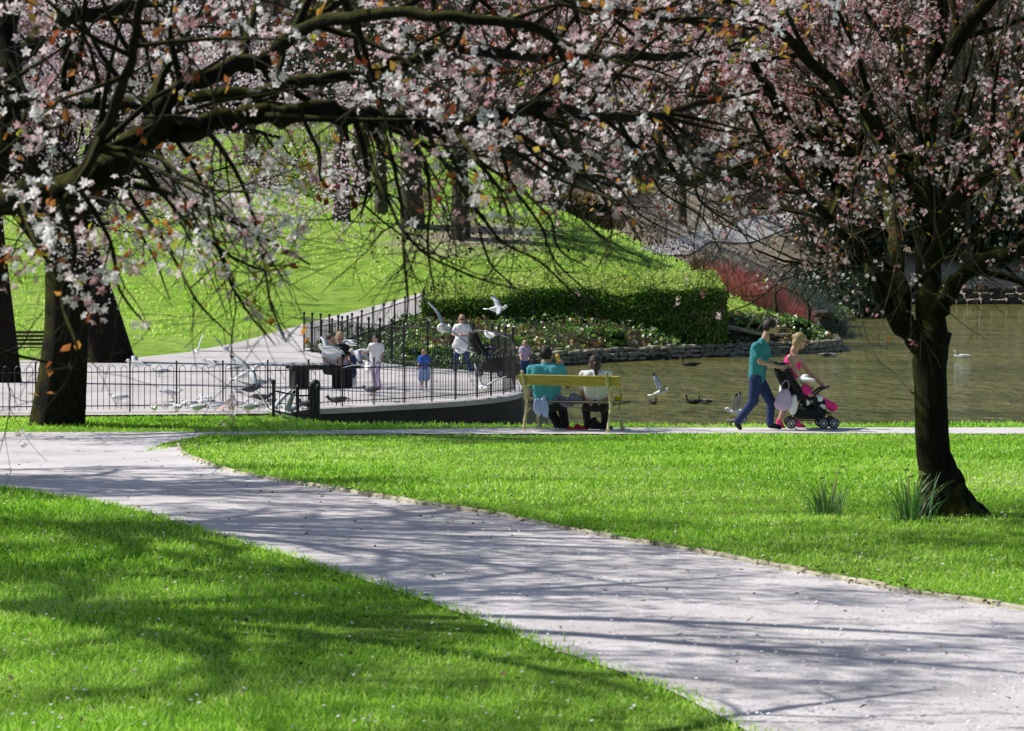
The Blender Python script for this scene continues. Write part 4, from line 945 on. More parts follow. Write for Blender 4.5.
# planting bed: mounds of leaves
nb = 52000; P = np.stack([rng.uniform(-6.5, 12.6, nb), rng.uniform(64, 104, nb)], 1)
k = (soil(P[:,0], P[:,1]) > .5) & (pond_dist(P[:,0], P[:,1]) > .25)
t = blob_noise(P, 1.3, 12)+.5*blob_noise(P, 3.3, 13); k &= rng.random(nb) < np.clip(.55+1.1*t, .10, 1); P = P[k]; t = t[k]; n = len(P)
hgt = np.clip(.16+.42*t, .03, .6)*rng.uniform(0, 1, n)**.5*np.interp(P[:,1], [64,80,92,104], [1.2,1.0,.8,.9])
tone = np.clip(.42+.28*blob_noise(P, .9, 14)+rng.normal(size=n)*.2, 0, 1); tone = np.where(rng.random(n) < .05, 1, np.minimum(tone, .95))
V, F, r = scatter(TRI_V, TRI_F, np.stack([P[:,0], P[:,1], Hn(P[:,0], P[:,1])+hgt], 1), rand_rot(n, np.stack([rng.normal(size=n), rng.normal(size=n)-.3, np.ones(n)*1.1], 1)), rng.uniform(.05,.11,n), tone)
tag(link('ground_cover', np_mesh('ground_cover', V, F, M['bed_leaf'], rnd=r)), kind='stuff')
nb = 12000; P = np.stack([rng.uniform(-3, 12.6, nb), rng.uniform(78, 104, nb)], 1)
P = P[(soil(P[:,0], P[:,1]) > .5) & (pond_dist(P[:,0], P[:,1]) > .2) & (blob_noise(P, 1.0, 15) > -.05)]; n = len(P)
V, F, r = scatter(LEAF_V, LEAF_F, np.stack([P[:,0], P[:,1], Hn(P[:,0], P[:,1])+rng.uniform(.02,.22,n)], 1), rand_rot(n), rng.uniform(.08,.2,n))
tag(link('dry_leaves', np_mesh('dry_leaves', V, F, M['bed_brown'], rnd=r)), kind='stuff')
# bergenia-like rosettes that can be told apart, in the bed behind the railing
for i, (X, Y, s_) in enumerate([(-2.9,78,.5),(-1.9,75,.55),(-.9,79,.6),(.1,84.5,.5),(3.3,89.3,.6),(5.6,92.3,.5),(8.2,95.6,.6),(9.9,97.2,.6)]):
    bush('bedding_plant', X, Y, s_, s_, s_*.85, 420, .10, M['bed_leaf'], 'leafy plant '+['at the left end of the bed behind the railing','behind the railing left of the standing woman','behind the railing right of the standing woman','at the water corner of the bed','on the bed below the hedge, left of centre','on the bed below the hedge near its right end','left of the pale fallen branch by the water','at the stony tip of the bed'][i], 'plant', 'leafy plants in the waterside bed', seed=50+i, lumps=4)
# fallen branches
M['deadwood'] = mat('bleached_wood', (.42,.36,.27), .8, .3, 6, .4)
def dead(px, pts, r0, label, m='deadwood'):
    mb = MB(); P0 = pts[0]; c = crom([W(*p) for p in pts], 5)
    mb.tube(c-c[0], np.linspace(r0, r0*.35, len(c)), 7)
    for k in (len(c)//3, len(c)//2, 2*len(c)//3):
        e = c[k]-c[0]; mb.tube([e, e+np.array([.25,-.05,.35]), e+np.array([.4,0,.75])*.9], [r0*.5, r0*.35, r0*.12], 5)
    o = mb.build('fallen_branch', M[m], None, True); o.location = c[0]; tag(o, label, 'branch'); return o
dead(0, [(722,327,94.5),(738,329,94.4),(755,333,94.3),(772,335,94.4),(792,334,94.6)], .10, 'bleached fallen branch lying on the bed behind the walking man')
dead(0, [(808,326,99),(809,308,99),(800,296,99.2),(790,290,99.4),(778,286,99.6)], .08, 'dark arched dead branch at the tip of the bed', 'bark_grey')
dead(0, [(777,312,100),(775,295,100),(778,282,100.2),(796,276,100.4)], .07, 'dark upright dead branch beside the red shrubs', 'bark_grey')
M['char'] = mat('tarred_timber', (.008,.008,.009), .8, .4, 4, .3, stretch=(2,12,12))
# ------------------------------------------------------------------ fences
def bar(mb, a, b, r, k=4): mb.tube([a, b], [r, r], k, cap=True)
def hoop_fence(line, label):
    L = resample(np.array([(x,y,0) for x,y in line], float), 600); s = np.concatenate([[0], np.cumsum(np.linalg.norm(np.diff(L, axis=0), axis=1))])
    at = lambda d: np.array([np.interp(d, s, L[:,0]), np.interp(d, s, L[:,1]), 0])
    g = lambda p: zpl(p[0], p[1])+.04 if p[1] > 44 else H(p[0], p[1])
    o0 = at(0); root = thing('hooped_fence', (o0[0], o0[1], g(o0)), label, 'fence'); base = np.array([o0[0], o0[1], g(o0)])
    pitch = .80; n = int(s[-1]/pitch); Hh = .80
    for i in range(n+1):
        p = at(i*pitch); p[2] = g(p); mb = MB(); bar(mb, p-base-[0,0,.15], p-base+[0,0,Hh+.04], .014, 6); mb.ell(p-base+[0,0,Hh+.05], (.02,.02,.02), 0, None, 8, 5)
        mb.build('post', M['iron'], root)
    for i in range(n):
        mb = MB()
        for z in (.10, Hh-.12): 
            a = at(i*pitch); b = at((i+1)*pitch); a[2] = g(a)+z; b[2] = g(b)+z; bar(mb, a-base, b-base, .009)
        for q in range(4):
            d0 = i*pitch+pitch*(q+.25)/4-.0; d1 = d0+pitch/8*1.0; a = at(d0); b = at(d1); ga, gb = g(a), g(b)
            pts = [a+[0,0,ga+.04], a+[0,0,ga+Hh-.05]]
            for t in (.15,.5,.85):
                c = a+(b-a)*t; pts.append(np.array([c[0], c[1], (ga+gb)/2+Hh-.05+.045*math.sin(math.pi*t)]))
            pts += [b+[0,0,gb+Hh-.05], b+[0,0,gb+.04]]
            mb.tube([x-base for x in pts], .0065, 4)
        mb.build('panel', M['iron'], root)
hoop_fence([(-13.6,46.6),(-8.6,47.75),(-5.2,48.45),(-4.4,48.65),(-3.5,49.2),(-2.95,49.8),(-2.06,50.8),(-1.34,51.75),(-.66,52.95),(-.18,54.35),(.06,55.8),(.06,58.5),(.0,61.8)], 'low black hoop topped fence along the front of the paved feeding area')
def railing(line, Hh, label, pitch=1.25, bars=.125, zoff=.04, gfun=None, name='railing', cap=True):
    L = resample(np.array([(x,y,0) for x,y in line], float), 600); s = np.concatenate([[0], np.cumsum(np.linalg.norm(np.diff(L, axis=0), axis=1))])
    at = lambda d: np.array([np.interp(d, s, L[:,0]), np.interp(d, s, L[:,1]), 0]); g = gfun or (lambda p: zpl(p[0], p[1])+zoff)
    o0 = at(0); base = np.array([o0[0], o0[1], g(o0)]); root = thing(name, base, label, 'fence')
    n = max(1, round(s[-1]/pitch)); pitch = s[-1]/n
    for i in range(n+1):
        p = at(i*pitch); p[2] = g(p); mb = MB(); mb.box(p-base+[0,0,Hh/2-.05], (.05,.05,Hh+.2), bev=.006)
        if cap: mb.ell(p-base+[0,0,Hh+.08], (.045,.045,.05), 0, None, 8, 6)
        mb.build('post', M['iron'], root)
    for i in range(n):
        mb = MB(); a = at(i*pitch); b = at((i+1)*pitch); a[2] = g(a); b[2] = g(b)
        for z in (.12, Hh-.06): bar(mb, a-base+[0,0,z], b-base+[0,0,z], .016, 6)
        m_ = int(pitch/bars)
        for q in range(1, m_): c = a+(b-a)*q/m_-base; bar(mb, c+[0,0,.12], c+[0,0,Hh-.06], .0065)
        mb.build('panel', M['iron'], root)
railing([(.02,62),(-.5,66.2),(-1.6,68.7),(-2.7,70.6),(-4.4,76.6),(-6.2,83.5)], 1.05, 'tall black railing between the paved area and the planting bed', 1.3)
railing([(-6.0,83.7),(-4.75,88),(-3.1,92.6),(-2.5,95)], .75, 'black railing along the path up behind the planting bed', .9, .12, gfun=lambda p: H(p[0], p[1])+.04)
railing([(-4.0,46.95),(-3.55,47.15),(-3.28,47.4)], .52, 'short low railing with thick end post at the corner of the grass strip', .45, .09, gfun=lambda p: max(H(p[0], p[1]),-.1))
# thick post at the water's corner
mb = MB(); mb.box((0,0,.26), (.17,.17,.62), bev=.012); mb.lathe([(.0,.66),(.05,.655),(.085,.62),(.10,.585),(.10,.565)], k=12); p = W(316, 424, 48.0)
o = mb.build('stone_post', M['iron']); o.location = (p[0], 47.7, zpl(0,47.7)-.05); tag(o, 'thick black post standing at the corner where fence meets water', 'post')

# ------------------------------------------------------------------ garden bench
def bench():
    rz = R(-24); Yb = 43.0; c = W(568, 435, Yb); root = thing('park_bench', (c[0], Yb, H(c[0], Yb)+.034), 'yellow painted iron bench with one wide back board facing the pond', 'bench', rz=rz)
    hw = .70
    for sx in (-1, 1):
        mb = MB(); x = sx*hw
        # back leg and upright, front leg, seat bearer, scrolled arm
        mb.tube(crom([(x,-.10,0),(x,-.05,.16),(x,.02,.34),(x,.0,.46),(x,-.06,.62),(x,-.12,.78),(x,-.15,.88)], 4), .021, 8, flat=1.25)
        mb.tube(crom([(x,.50,0),(x,.46,.14),(x,.40,.28),(x,.36,.385)], 4), .020, 8, flat=1.25)
        mb.tube(crom([(x,.02,.36),(x,.16,.385),(x,.32,.40),(x,.48,.41)], 4), .018, 8)
        mb.tube(crom([(x,-.05,.64),(x,.1,.655),(x,.28,.66),(x,.42,.64),(x,.49,.59),(x,.47,.53),(x,.42,.53),(x,.41,.57)], 4), .017, 8)
        mb.tube(crom([(x,.44,.41),(x,.47,.47),(x,.49,.55),(x,.49,.59)], 4), .016, 8)
        mb.tube(crom([(x,.0,.22),(x,.12,.30),(x,.25,.30),(x,.42,.22)], 4), .012, 6)
        mb.ell((x,-.155,.89), (.028,.03,.026), 0, None, 8, 6)
        for y in (-.10,.50): mb.box((x, y, .012), (.06,.08,.024), bev=.005)
        mb.build('end_frame', M['yellow_paint'], root, True)
    mb = MB(); rot = np.array(Matrix.Rotation(R(-14),3,'X').transposed()); mb.box((.06,-.075,.765), (1.66,.03,.165), 0, rot, .005); mb.build('backrest', M['yellow_wood'], root)
    mb = MB(); mb.box((.05,-.035,.60), (1.5,.022,.03), 0, rot, .004)
    for y in (.06,.155,.25,.345,.44): 
        o_ = MB(); o_.box((.04, y, .425), (1.62,.082,.028), bev=.005); o_.build('slat', M['slat'], root)
    return root
bench()
# ------------------------------------------------------------------ people
def v3(*a): return np.array(a, float)
def person(name_label, base, Y, joints, k=1.0, face=(0,1,0), skin='skin', wear=(), hair=None, extra=None, voxel=.011, fingers=True, group=None, shape=1.0):
    """joints: dict of (px, py, dY) read from the photograph's layout; base (px, py) is where the thing stands; all turned into metres"""
    org = W(base[0], base[1], Y)
    J = {n: W(p[0], p[1], Y+(p[2] if len(p) > 2 else 0))-org for n, p in joints.items()}
    f = norm(v3(*face)); up = v3(0,0,1); sd_ = norm(np.cross(f, up)); upf = np.cross(sd_, f)
    mb = MB(); q = k*shape
    J['head'] = J['head']-[0,0,.028*k]; J['neck'] = J['neck']-[0,0,.022*k]
    J['head'] = J['head']*.88+J['neck']*.12; head = J['head']; neck = J['neck']; k0 = k
    Rh = np.stack([sd_, f, upf], 1)
    k = k0*1.2
    mb.ell(head+upf*.012*k, (.073*k,.092*k,.100*k), 0, Rh); mb.ell(head+f*.028*k-upf*.062*k, (.052*k,.055*k,.052*k), 0, Rh)
    mb.rc(head+f*.098*k+upf*.005*k, head+f*.112*k-upf*.022*k, .010*k, .015*k)
    for s_ in (-1, 1): mb.ell(head+sd_*s_*.077*k-upf*.01*k, (.012*k,.02*k,.03*k), 0, Rh)
    mb.rc(neck, head-upf*.03*k-f*.01*k, .055*k, .052*k)
    k = k0; ctr = (J['shL']+J['shR'])/2; hip = (J['hipL']+J['hipR'])/2
    tw = lambda a, b, t: a+(b-a)*t
    def torso(m_, g=0, lo=0.0):
        for s_ in ('L', 'R'):
            sh = J['sh'+s_]; hp = J['hip'+s_]
            m_.rc(tw(ctr, sh, .55)-[0,0,.05*k], tw(hip, hp, .62)+(ctr-hip)*lo, .105*q+g, .112*q+g)
            m_.rc(tw(ctr, sh, .15)-[0,0,.02*k], sh-[0,0,.01*k], .07*q+g, .056*q+g)
        m_.rc(neck-(neck-ctr)*.4, ctr-[0,0,.05*k], .06*k+g, .10*k+g)
    torso(mb)
    def arm(m_, s_, g=0, t=1.0, fore=0):
        a, b = J['sh'+s_], J['el'+s_]
        m_.rc(a, tw(a, b, t), .050*q+g, (.040 if t == 1 else .046)*q+g+(.008 if t < 1 else 0))
        if fore: m_.rc(b, tw(b, J['wr'+s_], fore), .040*q+g, .032*q+g)
    def leg(m_, s_, g=0, t1=1.0, t2=1.0, flare=0):
        h_, k_, a_ = J['hip'+s_], J['kn'+s_], J['an'+s_]
        m_.rc(h_, tw(h_, k_, t1), .092*q+g, .060*q+g+flare)
        if t2: m_.rc(k_, tw(k_, a_, t2), .057*q+g, .038*q+g+flare)
    for s_ in 'LR':
        arm(mb, s_, fore=1.0); leg(mb, s_)
        mb.rc(J['an'+s_], J['to'+s_], .036*k, .028*k)
        w_ = J['wr'+s_]; hd = norm(J['ha'+s_]-w_) if 'ha'+s_ in J else norm(w_-J['el'+s_]); J['ha'+s_] = w_+hd*.09*k
        o = norm(np.cross(hd, f+.01)); mb.rc(w_+hd*.02*k, w_+hd*.075*k, .030*k, .036*k)
    mb.rc(J['hipL'], J['hipR'], .10*q, .10*q)
    me = remesh(mb, voxel*max(k, .6), [M[skin]], 'person')
    # fingers, eyes, brows and mouth belong to the same body mesh
    d = MB(); d.v = [np.array([v.co[:] for v in me.vertices])]; d.n = len(me.vertices)
    d.f = [list(p.vertices) for p in me.polygons]; d.m = [0]*len(d.f)
    if fingers:
        for s_ in 'LR':
            w_ = J['wr'+s_]; hd = norm(J['ha'+s_]-w_); ax = norm(np.cross(hd, [.3,.5,.8])); bx_ = norm(np.cross(hd, ax))
            for i, fl in enumerate((.062,.072,.067,.052)):
                a = w_+hd*.085*k+bx_*(i-1.5)*.019*k; b = a+(hd*.9+ax*.3)*fl*.5*k; c = b+(hd*.55+ax*.8)*fl*.5*k
                d.tube([a, b, c], [.0095*k,.0088*k,.007*k], 6)
            a = w_+hd*.03*k+bx_*.03*k; d.tube([a, a+(hd*.5+bx_*.75)*.035*k, a+(hd*.95+bx_*.8+ax*.4)*.05*k], [.012*k,.0105*k,.008*k], 6)
    k = k0*1.2
    for s_ in (-1, 1):
        e = head+f*.088*k+sd_*s_*.030*k+upf*.012*k
        d.ell(e, (.013*k,.008*k,.008*k), 1, Rh, 8, 6); d.ell(e+upf*.018*k-f*.002*k, (.017*k,.006*k,.004*k), 2, Rh, 8, 5)
    d.ell(head+f*.083*k-upf*.055*k, (.022*k,.008*k,.006*k), 3, Rh, 8, 5)
    k = k0; body = d.mesh('person', [M[skin], M['eye'], M['hair_brown'], M['lip']], True)
    root = link('person', body); root.location = org; tag(root, name_label, 'person', group)
    def garment(nm, m_, matn, vx=1.0):
        me_ = remesh(m_, voxel*vx*max(k,.6), [M[matn]], nm, 3); return link(nm, me_, root)
    for it in wear:
        kind = it[0]; mtn = it[1]; g = MB()
        if kind == 'tshirt':
            torso(g, .013, it[2] if len(it) > 2 else .05)
            for s_ in 'LR': arm(g, s_, .012, .62)
            garment('shirt', g, mtn)
        elif kind == 'longtop':
            torso(g, .015, .03)
            for s_ in 'LR': arm(g, s_, .012, 1.0, .85)
            garment('shirt', g, mtn)
        elif kind == 'camisole':
            for s_ in ('L', 'R'):
                sh = J['sh'+s_]; hp = J['hip'+s_]
                g.rc(tw(ctr, sh, .5)-(ctr-hip)*.16, tw(hip, hp, .6)+(ctr-hip)*.12, .118*q, .114*q)
                g.rc(tw(ctr, sh, .55)-(ctr-hip)*.16+f*.06*k, tw(ctr, sh, .5)-(ctr-hip)*.28+f*.06*k, .062*k, .075*k)
                p0 = tw(ctr, sh, .6); g.tube([p0-(ctr-hip)*.2+f*.12*k, p0+f*.07*k+[0,0,.045*k], p0+[0,0,.06*k], p0-f*.09*k-(ctr-hip)*.02, p0-f*.115*k-(ctr-hip)*.2], .010, 6)
            garment('camisole', g, mtn, .8)
        elif kind == 'trousers':
            t2 = it[2] if len(it) > 2 else .97
            for s_ in 'LR': leg(g, s_, .013, 1, t2, .008)
            g.rc(J['hipL'], J['hipR'], .112*q, .112*q); g.rc(hip, hip+(ctr-hip)*.12, .12*q, .115*q); garment('trousers', g, mtn)
        elif kind == 'shorts':
            for s_ in 'LR': leg(g, s_, .02, it[2] if len(it) > 2 else .6, 0, .03)
            g.rc(J['hipL'], J['hipR'], .115*q, .115*q); garment('shorts', g, mtn)
        elif kind == 'dress':
            torso(g, .012, .0); low = (J['knL']+J['knR'])/2; g.rc(hip, tw(hip, low, it[2] if len(it) > 2 else .8), .13*q, .19*q)
            for s_ in 'LR': arm(g, s_, .010, .3)
            garment('dress', g, mtn)
        elif kind == 'skirt':
            low = (J['knL']+J['knR'])/2; g.rc(hip, tw(hip, low, .8), .125*q, .17*q); garment('skirt', g, mtn)
        elif kind == 'shoes':
            for s_ in 'LR':
                g = MB(); g.rc(J['an'+s_]-[0,0,.02*k], J['to'+s_], .046*k, .036*k); g.rc(J['an'+s_]+[0,0,.02*k], J['an'+s_], .046*k, .048*k); garment('shoe', g, mtn)
    if hair:
        k = k0*1.2; st, mtn = hair[:2]; g = MB()
        g.ell(head-f*.020*k+upf*.026*k, (.084*k,.094*k,.098*k), 0, Rh)
        if st in ('bob', 'long', 'ponytail', 'updo'): g.ell(head-f*.045*k-upf*.03*k, (.078*k,.062*k,.085*k), 0, Rh)
        if st == 'long': g.rc(head-f*.065*k-upf*.04*k, head-f*.085*k-upf*.22*k, .065*k, .045*k)
        if st == 'ponytail': g.ell(head-f*.10*k-upf*.01*k, (.035*k,.035*k,.035*k)); g.rc(head-f*.11*k-upf*.02*k, head-f*.10*k-upf*.20*k, .04*k, .02*k)
        if st == 'updo': g.ell(head-f*.09*k+upf*.03*k, (.045*k,.04*k,.045*k))
        if st == 'cap': g.ell(head+upf*.02*k, (.19*k,.19*k,.045*k), 0, Rh)
        if st != 'cap': garment('hair', g, mtn, .8)
        if st == 'cap' : garment('sun_hat', g, mtn, .8)
        if len(hair) > 2:                    # beard
            g = MB(); g.ell(head+f*.035*k-upf*.075*k, (.056*k,.058*k,.048*k), 0, Rh); garment('beard', g, hair[2], .8)
    if extra: extra(root, J, f, sd_, upf, k)
    return root, J, org
def glasses(root, J, f, s, u, k):
    mb = MB(); h = J['head']
    for q in (-1, 1): mb.ell(h+f*.100*k+s*q*.030*k+u*.010*k, (.026*k,.008*k,.019*k), 0, np.stack([s, f, u], 1), 10, 6); mb.tube([h+f*.10*k+s*q*.055*k+u*.014*k, h+s*q*.082*k+u*.012*k], .0035*k, 5)
    mb.tube([h+f*.105*k-s*.01*k+u*.014*k, h+f*.105*k+s*.01*k+u*.014*k], .004*k, 5); mb.build('sunglasses', M['lens'], root, True)

# walking man with the pushchair
person('bearded man in teal polo shirt and blue jeans pushing the pushchair', (757,430), 43.4, dict(head=(771,325), neck=(765,338), shL=(764,344,.17), shR=(756,346,-.17),
    elL=(770,362,.20), elR=(760,362,-.20), wrL=(782,366,.13), wrR=(779,367,-.13), haL=(787,367,.13), haR=(785,367,-.13), hipL=(758,378,.09), hipR=(756,378,-.09), knL=(771,402,.09), knR=(753,402,-.09),
    anL=(770,424,.09), anR=(737,422,-.09), toL=(780,427,.09), toR=(740,428,-.09)), face=(1,.12,-.42), wear=(('tshirt','teal',.0),('trousers','navy'),('shoes','black')), hair=('short','hair_dark','hair_dark'))
# woman in pink beside him
person('blonde woman in magenta camisole leaning over the pushchair', (785,428), 43.95, dict(head=(801,338), neck=(794,349), shL=(797,357,.16), shR=(790,357,-.16),
    elL=(810,373,.18), elR=(797,374,-.2), wrL=(820,383,.12), wrR=(806,386,-.12), haL=(824,386,.1), haR=(812,389,-.1), hipL=(788,387,.09), hipR=(786,387,-.09), knL=(793,407,.09), knR=(785,407,-.09),
    anL=(797,423,.09), anR=(779,422,-.09), toL=(804,427,.09), toR=(783,427,-.09)), k=.93, face=(1,.05,-.35), wear=(('camisole','magenta'),('shorts','white',.5),('shoes','magenta')), hair=('updo','hair_blond'), extra=glasses)

# pushchair
def pushchair(px, py, Y, label, s=1.0, colour='magenta', flip=1, rz=0.0):
    o = W(px, py, Y); z0 = o[2] = H(o[0], Y)+.03 if Y < 45 else zpl(o[0], Y)+.04
    root = thing('pushchair', o, label, 'pushchair', rz=rz)
    X = lambda x: x*flip
    for i, (x, y) in enumerate([(-.30,-.24),(-.13,.24),(-.30+.02,.24),(.20,-.24),(.36,-.24),(.36,.24),(.2,.24)]):
        if i == 1: continue
        w_ = MB(); r_ = .085*s
        V = []; 
        w_.tube([v3(X(x)*s, y*s-.022, r_), v3(X(x)*s, y*s+.022, r_)], r_, 18); oo = w_.build('wheel', M['rubber'], root, True)
        for p in oo.data.polygons:
            if abs(p.normal.y) > .9: p.use_smooth = False
        h_ = MB(); 
        for q in range(6):
            a = q*math.pi/3; h_.tube([v3(X(x)*s, y*s-.026, r_), v3(X(x)*s+math.cos(a)*r_*.66, y*s-.026, r_+math.sin(a)*r_*.66)], .006, 4)
        h_.tube([v3(X(x)*s, y*s-.030, r_), v3(X(x)*s, y*s+.030, r_)], r_*.24, 10)
        V = [v3(X(x)*s+math.cos(a)*r_*.66, y*s-.026, r_+math.sin(a)*r_*.66) for a in np.linspace(0, 2*math.pi, 17)]; h_.tube(V, .007, 4)
        h_.build('hub', M['metal'], oo)
    fr = MB()
    for y in (-.22,.22):
        y *= s
        fr.tube(crom([v3(X(-.50)*s,y,1.00*s), v3(X(-.42)*s,y,.93*s), v3(X(-.22)*s,y,.62*s), v3(X(.05)*s,y,.38*s), v3(X(.28)*s,y,.10*s)], 4), .013*s, 7)
        fr.tube([v3(X(-.30)*s,y,.09*s), v3(X(-.18)*s,y,.35*s), v3(X(-.12)*s,y,.55*s)], .012*s, 7)
        fr.tube([v3(X(-.29)*s,y,.13*s), v3(X(.28)*s,y,.13*s)], .009*s, 6)
        fr.tube([v3(X(.10)*s,y,.36*s), v3(X(.30)*s,y,.24*s), v3(X(.36)*s,y,.10*s)], .011*s, 6)
    for a, b in ((-.30,.09),(.28,.10),(.36,.09)): fr.tube([v3(X(a)*s,-.24*s,b*s), v3(X(a)*s,.24*s,b*s)], .009*s, 6)
    fr.build('frame', M['rubber'], root, True)
    g = MB(); g.tube([v3(X(-.50)*s,-.22*s,1.0*s), v3(X(-.53)*s,-.1*s,1.02*s), v3(X(-.53)*s,.1*s,1.02*s), v3(X(-.50)*s,.22*s,1.0*s)], .018*s, 8); g.build('handle', M['rubber'], root, True)
    g = MB(); rot = np.array(Matrix.Rotation(R(-58*flip if flip > 0 else 58),3,'Y'))
    # back, seat and side wings in one padded shell
    for y in (-.15,-.05,.05,.15): g.rc(v3(X(-.33)*s,y*s,.83*s), v3(X(-.08)*s,y*s,.42*s), .055*s, .07*s)
    for y in (-.15,-.05,.05,.15): g.rc(v3(X(-.08)*s,y*s,.42*s), v3(X(.20)*s,y*s,.40*s), .06*s, .055*s)
    for y in (-.2,.2): g.rc(v3(X(-.12)*s,y*s,.52*s), v3(X(.08)*s,y*s,.46*s), .03*s, .04*s)
    link('seat', remesh(g, .016, [M['black']], 'seat'), root)
    g = MB(); g.rc(v3(X(-.40)*s,-.12*s,.94*s), v3(X(-.40)*s,.12*s,.94*s), .085*s, .085*s); g.rc(v3(X(-.42)*s,0,.9*s), v3(X(-.30)*s,0,.60*s), .13*s, .11*s); link('hood', remesh(g, .016, [M['black']], 'hood'), root)
    g = MB()
    for y in (-.14,0,.14): g.rc(v3(X(-.17)*s,y*s,.25*s), v3(X(.17)*s,y*s,.25*s), .10*s, .09*s)
    link('basket', remesh(g, .016, [M['black']], 'basket'), root)
    g = MB()
    for y in (-.12,0,.12): g.rc(v3(X(.20)*s,y*s,.42*s), v3(X(.36)*s,y*s,.33*s), .06*s, .075*s)
    link('footmuff', remesh(g, .016, [M[colour]], 'footmuff'), root)
    g = MB(); g.tube(crom([v3(X(.04)*s,-.2*s,.50*s), v3(X(.16)*s,-.2*s,.60*s), v3(X(.26)*s,-.12*s,.64*s), v3(X(.30)*s,0,.65*s), v3(X(.26)*s,.12*s,.64*s), v3(X(.16)*s,.2*s,.60*s), v3(X(.04)*s,.2*s,.50*s)], 4), .018*s, 7); g.build('bumper_bar', M['rubber'], root, True)
    return root, o
pushchair(809, 428, 43.6, 'black pushchair with magenta foot cover on the waterside path')
def child_seated(label, px, py, Y, k, shirt, hat=None, hair='hair_blond', face=(1,-.2,-.1), legdx=1, legs='white'):
    s = FP/Y*k*1.0
    j = dict(head=(px+.0*s, py-.47*s), neck=(px-.01*s, py-.345*s), shL=(px, py-.28*s, .11*k), shR=(px-.01*s, py-.28*s, -.11*k), elL=(px+.10*s*legdx, py-.13*s, .15*k), elR=(px+.08*s*legdx, py-.12*s, -.16*k),
        wrL=(px+.24*s*legdx, py-.12*s, .08*k), wrR=(px+.22*s*legdx, py-.11*s, -.09*k), hipL=(px+.02*s*legdx, py, .06*k), hipR=(px+.02*s*legdx, py, -.06*k), knL=(px+.28*s*legdx, py-.06*s, .07*k), knR=(px+.28*s*legdx, py-.05*s, -.07*k),
        anL=(px+.38*s*legdx, py+.15*s, .07*k), anR=(px+.36*s*legdx, py+.15*s, -.07*k), toL=(px+.45*s*legdx, py+.16*s, .07*k), toR=(px+.43*s*legdx, py+.16*s, -.07*k))
    return person(label, (px, py), Y, j, k*.9, face, wear=(('tshirt',shirt),('trousers',legs)), hair=('cap' if hat else 'bob', hat or hair), voxel=.012, fingers=False)
child_seated('small child in white sun hat sitting in the pushchair', 806, 401, 43.5, .74, 'magenta', hat='white')
# bags on the pushchair
def bag(px, py, Y, w_, h_, matn, label, handle=True):
    o = W(px, py, Y); mb = MB()
    mb.ell((0,0,0), (w_*.5,w_*.22,h_*.5)); mb.ell((-.02,0,-h_*.18), (w_*.55,w_*.26,h_*.36)); mb.ell((w_*.1,0,h_*.2), (w_*.34,w_*.18,h_*.35))
    root = link('bag', remesh(mb, .014, [M[matn]], 'bag', 3)); root.location = o; tag(root, label, 'bag')
    if handle:
        g = MB(); g.tube(crom([(-w_*.15,0,h_*.42),(-.03,.0,h_*.75),(.04,0,h_*.95),(.08,0,h_*.7),(w_*.18,0,h_*.42)], 4), .007, 5); g.build('strap', M[matn], root, True)
bag(784, 400, 43.25, .25, .32, 'lilac', 'lilac patterned cloth bag hanging from the pushchair handle')
bag(794, 405, 43.3, .12, .30, 'white', 'small white cloth hanging behind the pushchair seat', False)

# couple on the bench (seen from behind)
Yb = 43.2
person('dark haired man in teal t-shirt on the left of the yellow bench', (548,436), Yb+.22, dict(head=(547,353,.10), neck=(545,362,.02), shL=(531,369,0), shR=(561,368,-.02), elL=(530,394,.10), elR=(568,386,.15),
    wrL=(545,398,.30), wrR=(562,366,.24), haL=(551,398,.34), haR=(560,361,.22), hipL=(540,404,.06), hipR=(554,404,.03), knL=(549,407,.50), knR=(562,406,.44), anL=(560,430,.42), anR=(566,430,.36), toL=(566,434,.50), toR=(574,434,.44)),
    k=1.0, face=(.45,.9,-.05), wear=(('tshirt','aqua',.10),('trousers','black'),('shoes','black')), hair=('short','hair_dark'), shape=1.12)
person('dark haired woman in white top on the right of the yellow bench', (596,436), Yb, dict(head=(595,361,.06), neck=(595,369,0), shL=(583,374,0), shR=(608,374,-.02), elL=(582,395,.10), elR=(610,396,.10),
    wrL=(592,400,.28), wrR=(602,402,.28), hipL=(590,405,.06), hipR=(602,405,.03), knL=(586,408,.46), knR=(604,408,.46), anL=(588,431,.42), anR=(606,431,.40), toL=(590,435,.50), toR=(607,435,.48)),
    k=.95, face=(-.1,1,-.12), wear=(('tshirt','white',.30),('trousers','black'),('shoes','black')), hair=('ponytail','hair_brown'))
